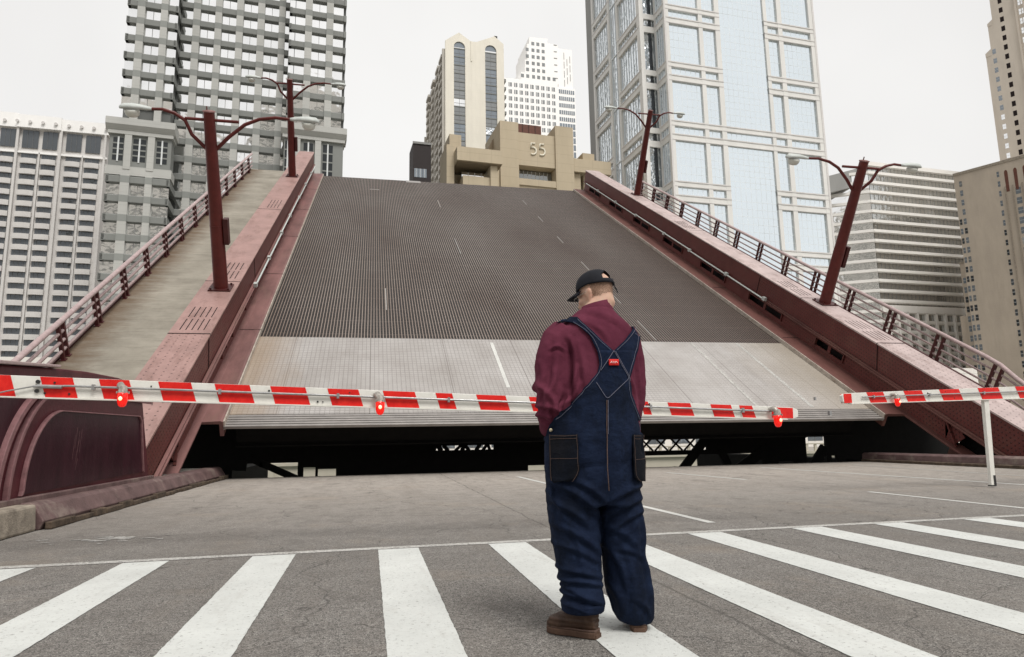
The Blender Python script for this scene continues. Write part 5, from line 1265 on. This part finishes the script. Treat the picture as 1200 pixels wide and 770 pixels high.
SF = [(0.956, 1.467, 0.884, 1.152, 0.01, 0.018), (1.045, 1.329, 0.96, 1.097, 0.013, 0.014), (0.886, 1.233, 0.945, 1.084, 0.014, 0.014), (0.845, 1.287, 0.911, 1.098, 0.012, 0.014), (0.875, 1.37, 0.857, 1.206, 0.009, 0.016), (1.015, 1.51, 1.052, 1.329, 0.008, 0.016), (1.064, 1.468, 1.079, 1.274, 0.008, 0.016), (0.92, 1.446, 0.991, 1.437, 0.008, 0.01), (0.849, 1.152, 0.967, 1.111, 0.012, 0.012), (0.841, 1.112, 0.938, 1.057, 0.01, 0.012), (1.057, 1.26, 0.983, 1.151, 0.01, 0.012), (0.931, 1.329, 0.899, 1.206, 0.008, 0.012), (1.393, 1.401, 1.404, 1.176, 0.01, 0.014), (1.349, 1.274, 1.386, 1.107, 0.01, 0.012), (1.376, 1.458, 1.397, 1.344, 0.007, 0.012), (1.143, 1.654, 1.318, 1.571, 0.005, 0.02), (1.126, 1.582, 1.225, 1.484, 0.005, 0.016)]
def ridges(q_, lst):
    """sum of soft cloth ridges, each with a valley on its lower side; only on the side that faces back"""
    t_ = 0
    for x0, z0_, x1, z1_, amp, w in lst:
        dx, dz = x1 - x0, z1_ - z0_; L2 = dx * dx + dz * dz; s_ = ((q_.x - x0) * dx + (q_.z - z0_) * dz) / L2
        if s_ < -.15 or s_ > 1.15: continue
        dd = ((q_.x - x0) * dz - (q_.z - z0_) * dx) / math.sqrt(L2)
        bend = .012 * math.sin(s_ * PI) ; dd += bend
        if abs(dd) > 3.2 * w: continue
        taper = max(0, math.sin(max(0, min(1, (s_ + .15) / 1.3)) * PI)) ** .7
        t_ += amp * taper * (math.exp(-(dd / w) ** 2) - .75 * math.exp(-((dd - 1.5 * w) / (w * .8)) ** 2))
    return t_
def fold_shirt(p):
    q_ = Vector(p) + PB; d_ = 0
    armm = max(0, min(1, (1.03 - q_.x) / .06)); armr = max(0, min(1, (q_.x - 1.36) / .05))
    w = max(armm, armr); low = max(0, min(1, (1.35 - q_.z) / .2))
    n1 = 1 - abs(noise.noise(Vector((q_.x * 7 + q_.z * 5, q_.y * 6, q_.z * 13 - q_.x * 6)))) * 2
    n2 = noise.noise(Vector((q_.x * 4 + 3, q_.y * 4, q_.z * 6)))
    n3 = 1 - abs(noise.noise(Vector((q_.x * 14 + q_.z * 9, q_.y * 12, q_.z * 30 + q_.x * 12)))) * 2.2
    d_ += (n1 * .006 * low + n1 * .003 + n3 * .002 * low) * w + n2 * .004 + 1.35 * ridges(q_, SF) * (1 if q_.y < 3.52 else .3)
    # long drag folds from the shoulder down the back at each side
    sdv = max(0, 1 - abs(q_.x - 1.055) / .07)
    d_ += sdv * .006 * math.sin(q_.x * 120 + q_.z * 22) * max(0, min(1, (1.48 - q_.z) / .1))
    crease = math.exp(-((q_.x - (1.018 - (1.5 - q_.z) * .02)) / .010) ** 2) * max(0, min(1, (1.5 - q_.z) / .08)) * (q_.z > 1.08)
    return d_ * (.6 if q_.x > 1.36 else 1) - crease * .028
wrinkle(sme, fold_shirt)
shirt = link(sme, 'shirt', man, 'knit')
m = MB()
m.loft([lr(r_) for r_ in (ring(1.211, 3.493, 1.655, .100, .088, tilt=.1), ring(1.214, 3.495, 1.68, .086, .080, tilt=.2), ring(1.217, 3.497, 1.713, .080, .077, tilt=.25), ring(1.217, 3.497, 1.715, .073, .071, tilt=.25), ring(1.214, 3.495, 1.67, .073, .072, tilt=.2))], cap=False)
m.build('collar', 'knit', shirt)
for sg in (-1, 1):
    P = ARM[sg]; m = MB(); a = Vector(P[4]) - PB; d_ = (Vector(P[4]) - Vector(P[3])).normalized(); m.tube([a - d_ * .03, a, a + d_ * .035], [.046, .044, .040], 16); m.build('cuff', 'knit', shirt)

# ---- overalls: trousers
t_ = MB()
t_.loft([lr(r_) for r_ in (ring(1.172, 3.50, 1.075, .230, .180), ring(1.170, 3.50, 1.03, .248, .195), ring(1.166, 3.50, .95, .257, .202), ring(1.166, 3.495, .86, .262, .203), ring(1.164, 3.49, .77, .258, .195), ring(1.160, 3.49, .69, .254, .182), ring(1.160, 3.49, .64, .246, .165, pw=2.6))])
t_.loft([lr(r_) for r_ in (ring(1.045, 3.49, .76, .130, .170), ring(1.040, 3.49, .62, .128, .150), ring(1.052, 3.49, .52, .130, .138), ring(1.061, 3.48, .40, .118, .124), ring(1.066, 3.47, .30, .111, .114), ring(1.072, 3.455, .23, .103, .112), ring(1.072, 3.445, .18, .106, .115), ring(1.068, 3.44, .140, .103, .112))])
t_.loft([lr(r_) for r_ in (ring(1.292, 3.50, .76, .120, .162), ring(1.295, 3.50, .62, .124, .148), ring(1.306, 3.50, .52, .119, .138), ring(1.314, 3.50, .40, .113, .126), ring(1.330, 3.505, .28, .116, .122), ring(1.348, 3.51, .18, .121, .127), ring(1.362, 3.515, .10, .108, .122), ring(1.372, 3.52, .06, .095, .115), ring(1.378, 3.53, .032, .080, .10))])
tme = bake(t_, .0075, 5)
def fold_tr(p):
    q_ = Vector(p) + PB; L = q_.x < 1.2; z = q_.z; cx = 1.075 if L else 1.35; d_ = 0
    n1 = 1 - abs(noise.noise(Vector((q_.x * 6 + (0 if L else 9), q_.y * 5, z * 12 + q_.x * (7 if L else -7))))) * 2.1
    n2 = 1 - abs(noise.noise(Vector((q_.x * 11 + 5, q_.y * 9, z * 24 + q_.x * 9)))) * 2.1
    lowL = max(0, min(1, (.40 - z) / .15)) if L else max(0, min(1, (.22 - z) / .15)) * .5
    knee = math.exp(-((z - .47) / .12) ** 2); seat = math.exp(-((z - .64) / .10) ** 2)
    d_ = n1 * (.002 + .003 * lowL + .003 * knee + .003 * seat) + n2 * .001 - .004 + ridges(q_, TF) * (1 if q_.y < 3.52 else .25)
    if z > .84: d_ += .004 * noise.noise(Vector((q_.x * 6, q_.y * 6, z * 15)))
    d_ -= .012 * math.exp(-((q_.x - 1.18) / .012) ** 2) * math.exp(-((z - .70) / .09) ** 2)
    return d_
wrinkle(tme, fold_tr)
trs = link(tme, 'overalls', man, 'denim')

# ---- denim laid over the shirt: back yoke, straps, pockets, seams
def tree(me):
    bm = bmesh.new(); bm.from_mesh(me); t = BVHTree.FromBMesh(bm); bm.free(); return t
T = [tree(sme), tree(tme)]
EYE = Vector((0, 0, 1.0))
def onto(x, z, lift, y=3.33):
    o_ = EYE - PB; d_ = (Vector((x, y, z)) - EYE).normalized(); best = None
    for t in T:
        h = t.ray_cast(o_, d_)
        if h[0] is not None and (best is None or h[3] < best[3]): best = h
    if best is None:
        for t in T:
            h = t.find_nearest(Vector((x, y + .08, z)) - PB)
            if best is None or h[3] < best[3]: best = h
    return best[0] + best[1] * lift - d_ * lift * .4
def interp(tab, z):
    tab = sorted(tab, key=lambda t: t[1])
    if z <= tab[0][1]: return tab[0][0]
    for (x0, z0_), (x1, z1_) in zip(tab, tab[1:]):
        if z <= z1_: return x0 + (x1 - x0) * (z - z0_) / max(1e-6, z1_ - z0_)
    return tab[-1][0]
outerL = [(.90, .80), (.885, .94), (.866, .98), (.880, 1.031), (.902, 1.07), (.995, 1.15), (1.075, 1.231), (1.15, 1.313), (1.163, 1.361), (1.154, 1.423), (1.114, 1.507), (1.051, 1.562), (.965, 1.585), (.95, 1.60)]
innerL = [(1.241, 1.427), (1.185, 1.473), (1.129, 1.528), (1.075, 1.578), (1.045, 1.607)]
innerR = [(1.241, 1.427), (1.303, 1.481), (1.345, 1.535), (1.368, 1.565)]
outerR = [(1.40, .80), (1.42, .9), (1.43, .96), (1.402, 1.003), (1.359, 1.106), (1.327, 1.202), (1.323, 1.285), (1.349, 1.369), (1.375, 1.44), (1.395, 1.525), (1.40, 1.56)]
def patch(fa, fb, zs, lift, name, mat, parent, nx=16, thick=.004):
    m_ = MB(); rows = []
    for z in zs:
        a, b_ = fa(z), fb(z); lf = lift * min(1, max(-.9, (z - .86) / .10)) if name == 'back_panel' else lift; rows.append([onto(a + (b_ - a) * i / nx, z, lf) for i in range(nx + 1)])
    # soften so cloth bridges small hollows
    for it in range(3):
        new = [list(r_) for r_ in rows]
        for i in range(1, len(rows) - 1):
            for j in range(1, nx): new[i][j] = (rows[i][j] * 2 + rows[i - 1][j] + rows[i + 1][j] + rows[i][j - 1] + rows[i][j + 1]) / 6
        rows = new
    base = 0; m_.v = [tuple(p) for r_ in rows for p in r_]
    for i in range(len(rows) - 1):
        for j in range(nx):
            a = i * (nx + 1) + j; m_.f.append([a, a + 1, a + nx + 2, a + nx + 1]); m_.mi.append(0); m_.sm.append(True)
    o_ = m_.build(name, mat, parent); sd_ = o_.modifiers.new('s', 'SOLIDIFY'); sd_.thickness = thick; sd_.offset = 0
    return o_
def zr(a, b_, n_): return [a + (b_ - a) * i / n_ for i in range(n_ + 1)]
yoke = patch(lambda z: interp(outerL, z), lambda z: interp(outerR, z), zr(.80, 1.429, 60), .009, 'back_panel', 'denim', trs, 34)
patch(lambda z: interp(outerL, z), lambda z: interp(innerL, z), zr(1.420, 1.597, 20), .0085, 'strap', 'denim', trs, 10)
patch(lambda z: interp(innerR, z), lambda z: interp(outerR, z), zr(1.420, 1.56, 20), .0085, 'strap', 'denim', trs, 10)
def seam(pts, name, mat, parent, lift=.0135, rad=.0014, dash=True):
    m_ = MB(); P = []
    for (a, b_) in zip(pts, pts[1:]):
        L = math.hypot(b_[0] - a[0], b_[1] - a[1]); k = max(2, int(L / .011))
        P += [onto(a[0] + (b_[0] - a[0]) * i / k, a[1] + (b_[1] - a[1]) * i / k, lift) for i in range(k + 1)][(1 if P else 0):]
    for it in range(2): P = [P[0]] + [(P[i - 1] + P[i] * 2 + P[i + 1]) / 4 for i in range(1, len(P) - 1)] + [P[-1]]
    m_.tube(P, rad, 5); return m_.build(name, mat, parent)
for pts in ([(1.241, 1.427), (1.316, 1.285), (1.195, 1.176), (1.141, 1.262)], [(1.249, 1.424), (1.327, 1.275)], [(1.241, 1.427), (1.168, 1.325)]):
    seam(pts, 'seam', 'threadw', trs)
seam([(1.192, 1.172), (1.186, 1.0), (1.182, .87), (1.178, .72)], 'seam', 'thread', trs, rad=.0024)
seam([(1.199, 1.172), (1.193, 1.0)], 'seam', 'threadw', trs, rad=.0012)
for tab, sh, lo_, hi in ((outerL, .012, 1.08, 1.57), (innerL, -.012, 1.43, 1.585), (innerR, .012, 1.43, 1.55), (outerR, -.012, 1.02, 1.53)):
    seam([(interp(tab, z) + sh, z) for z in zr(lo_, hi, 12)], 'seam', 'threadw', trs, rad=.0009)
# patch with a small woven mark
def quadpatch(cx, cz, w, h, lift, name, mat, par, th=.003):
    return patch(lambda z: cx - w / 2, lambda z: cx + w / 2, zr(cz - h / 2, cz + h / 2, 4), lift, name, mat, par, 6, th)
lab = quadpatch(1.236, 1.366, .052, .032, .016, 'label_patch', 'patchred', trs)
m = MB()
pts = [onto(1.236 + dx, 1.366 + dz, .0195) for dx, dz in ((-.018, -.004), (-.012, .006), (-.006, -.005), (0, .004), (.005, -.005), (.011, .005), (.017, -.003))]
m.tube(pts, .0018, 6); m.build('woven_mark', 'whitethread', lab)
# back pockets
def pocket(xl, xr, ztop, zmid, zbot, name, sg):
    def cr(z, r_): t = max(0, zbot + r_ - z); return r_ - math.sqrt(max(0, r_ * r_ - t * t))
    def fa(z): return xl + cr(z, .018 if sg < 0 else .055)
    def fb(z): return xr - cr(z, .062 if sg < 0 else .03)
    p = patch(fa, fb, zr(zbot, ztop, 14), .0155, 'back_pocket', 'denimdirty', trs, 12, .005)
    seam([(fa(z) + .006, z) for z in zr(zbot + .01, ztop, 10)], 'stitching', 'thread', p, .0195, .0008); seam([(fb(z) - .006, z) for z in zr(zbot + .01, ztop, 10)], 'stitching', 'thread', p, .0195, .0008)
    for z in (ztop - .006, ztop - .022, (ztop + zbot) / 2): seam([(fa(z) + .008, z), (fb(z) - .008, z)], 'stitching', 'thread', p, .0195, .0008)
pocket(.898, 1.040, 1.0, .86, .762, 'p', -1)
pocket(1.318, 1.412, .995, .86, .745, 'p', 1)
# side hammer loop, button
m = MB(); P = [onto(.893, z, .012) for z in zr(.70, .76, 4)]; m.tube(P, .009, 6, flat=.4); m.build('tool_loop', 'denim', trs)
m = MB(); c = onto(.897, 1.035, .014); ell(m, c, (.010, .006, .010)); m.build('button', 'button', trs)
m = MB(); c2 = onto(.874, 1.015, .012); m.build('x', 'denimstrap') if False else None
# seams down the trouser legs and hems
m = MB()
m.loft([lr(r_) for r_ in (ring(1.068, 3.44, .130, .104, .108), ring(1.068, 3.44, .155, .108, .117), ring(1.069, 3.442, .17, .106, .117), ring(1.07, 3.442, .14, .10, .104), ring(1.07, 3.44, .125, .098, .10))], cap=False); m.build('hem', 'denim', trs)
# front bib and straps over the shoulders
m = MB()
m.loft([[loc((1.03 + .3 * i / 8, y_ + (.03 * (1 - ((i - 4) / 4) ** 2)), z_)) for i in range(9)] + [loc((1.33 - .3 * i / 8, y_ - .01 + (.03 * (1 - ((4 - i) / 4) ** 2)), z_)) for i in range(9)] for z_, y_ in ((1.0, 3.70), (1.15, 3.675), (1.3, 3.645), (1.42, 3.62))], sm=True)
m.build('bib', 'denim', trs)
for P in ([(1.03, 3.475, 1.612), (1.06, 3.54, 1.60), (1.08, 3.60, 1.50), (1.09, 3.645, 1.40)], [(1.36, 3.485, 1.605), (1.33, 3.55, 1.60), (1.30, 3.61, 1.50), (1.28, 3.645, 1.40)]):
    m = MB(); m.tube([loc(p) for p in P], .026, 8, flat=.25); m.build('shoulder_strap', 'denimstrap', trs)
# ---- boots
def boot(heel, toe, name_h=.115):
    hl, te = Vector(heel), Vector(toe); fwd = (te - hl); L = fwd.length; fwd.normalize(); sdv = Vector((fwd.y, -fwd.x, 0))
    def sec(t, w, z0_, z1_, off=0.0, n_=16, pw=2.6):
        c_ = hl + fwd * (L * t) + sdv * off; out = []
        for j in range(n_):
            a = 2 * PI * j / n_; cc, ss = math.cos(a), math.sin(a)
            x = math.copysign(abs(cc) ** (2 / pw), cc) * w; z = (z0_ + z1_) / 2 + math.copysign(abs(ss) ** (2 / pw), ss) * (z1_ - z0_) / 2
            out.append(tuple(c_ + sdv * x + Vector((0, 0, z)) - PB))
        return out
    m_ = MB(); m_.loft([sec(0, .026, .035, .12), sec(.03, .038, .028, .18), sec(.12, .045, .025, .22), sec(.3, .048, .025, .21), sec(.42, .048, .025, .150), sec(.55, .052, .025, .122), sec(.72, .056, .025, .105), sec(.88, .050, .026, .092), sec(.97, .034, .028, .07), sec(1.0, .012, .03, .045)])
    me_ = bake(m_, .006, 4)
    wrinkle(me_, lambda p: .0025 * noise.noise(Vector(p) * 30) + .003 * max(0, 1 - abs(p.z - .09) / .05) * math.sin(p.z * 260))
    bt = link(me_, 'boot', man, 'boot')
    def outl(z, g): return [tuple(hl + fwd * (L * t) + sdv * (w * g) + Vector((0, 0, z)) - PB) for t, w in ((0, 0), (-.012, .02), (.0, .033), (.1, .043), (.3, .043), (.45, .042), (.6, .049), (.75, .054), (.9, .048), (.98, .030), (1.012, 0), (.98, -.030), (.9, -.044), (.75, -.050), (.6, -.046), (.45, -.040), (.3, -.041), (.1, -.042), (.0, -.033), (-.012, -.02))]
    m_ = MB(); m_.loft([outl(.004, 1.0), outl(.012, 1.03), outl(.028, 1.05), outl(.034, 1.0)], sm=False); m_.build('sole', 'sole', bt, bevel=.002)
    m_ = MB(); m_.loft([outl(.036, .97), outl(.040, 1.0), outl(.044, .97)], sm=False); m_.build('welt', 'thread', bt)
    m_ = MB(); c_ = hl + fwd * (L * .13); pts = [c_ - fwd * .045 - sdv * .03, c_ - fwd * .045 + sdv * .03, c_ + fwd * .045 + sdv * .04, c_ + fwd * .045 - sdv * .04]
    m_.loft([[tuple(p + Vector((0, 0, z)) - PB) for p in pts] for z in (.0005, .024)], sm=False); m_.build('heel', 'sole', bt, bevel=.003)
boot((1.125, 3.395, 0), (.925, 3.585, 0))
boot((1.362, 3.435, 0), (1.44, 3.70, 0))
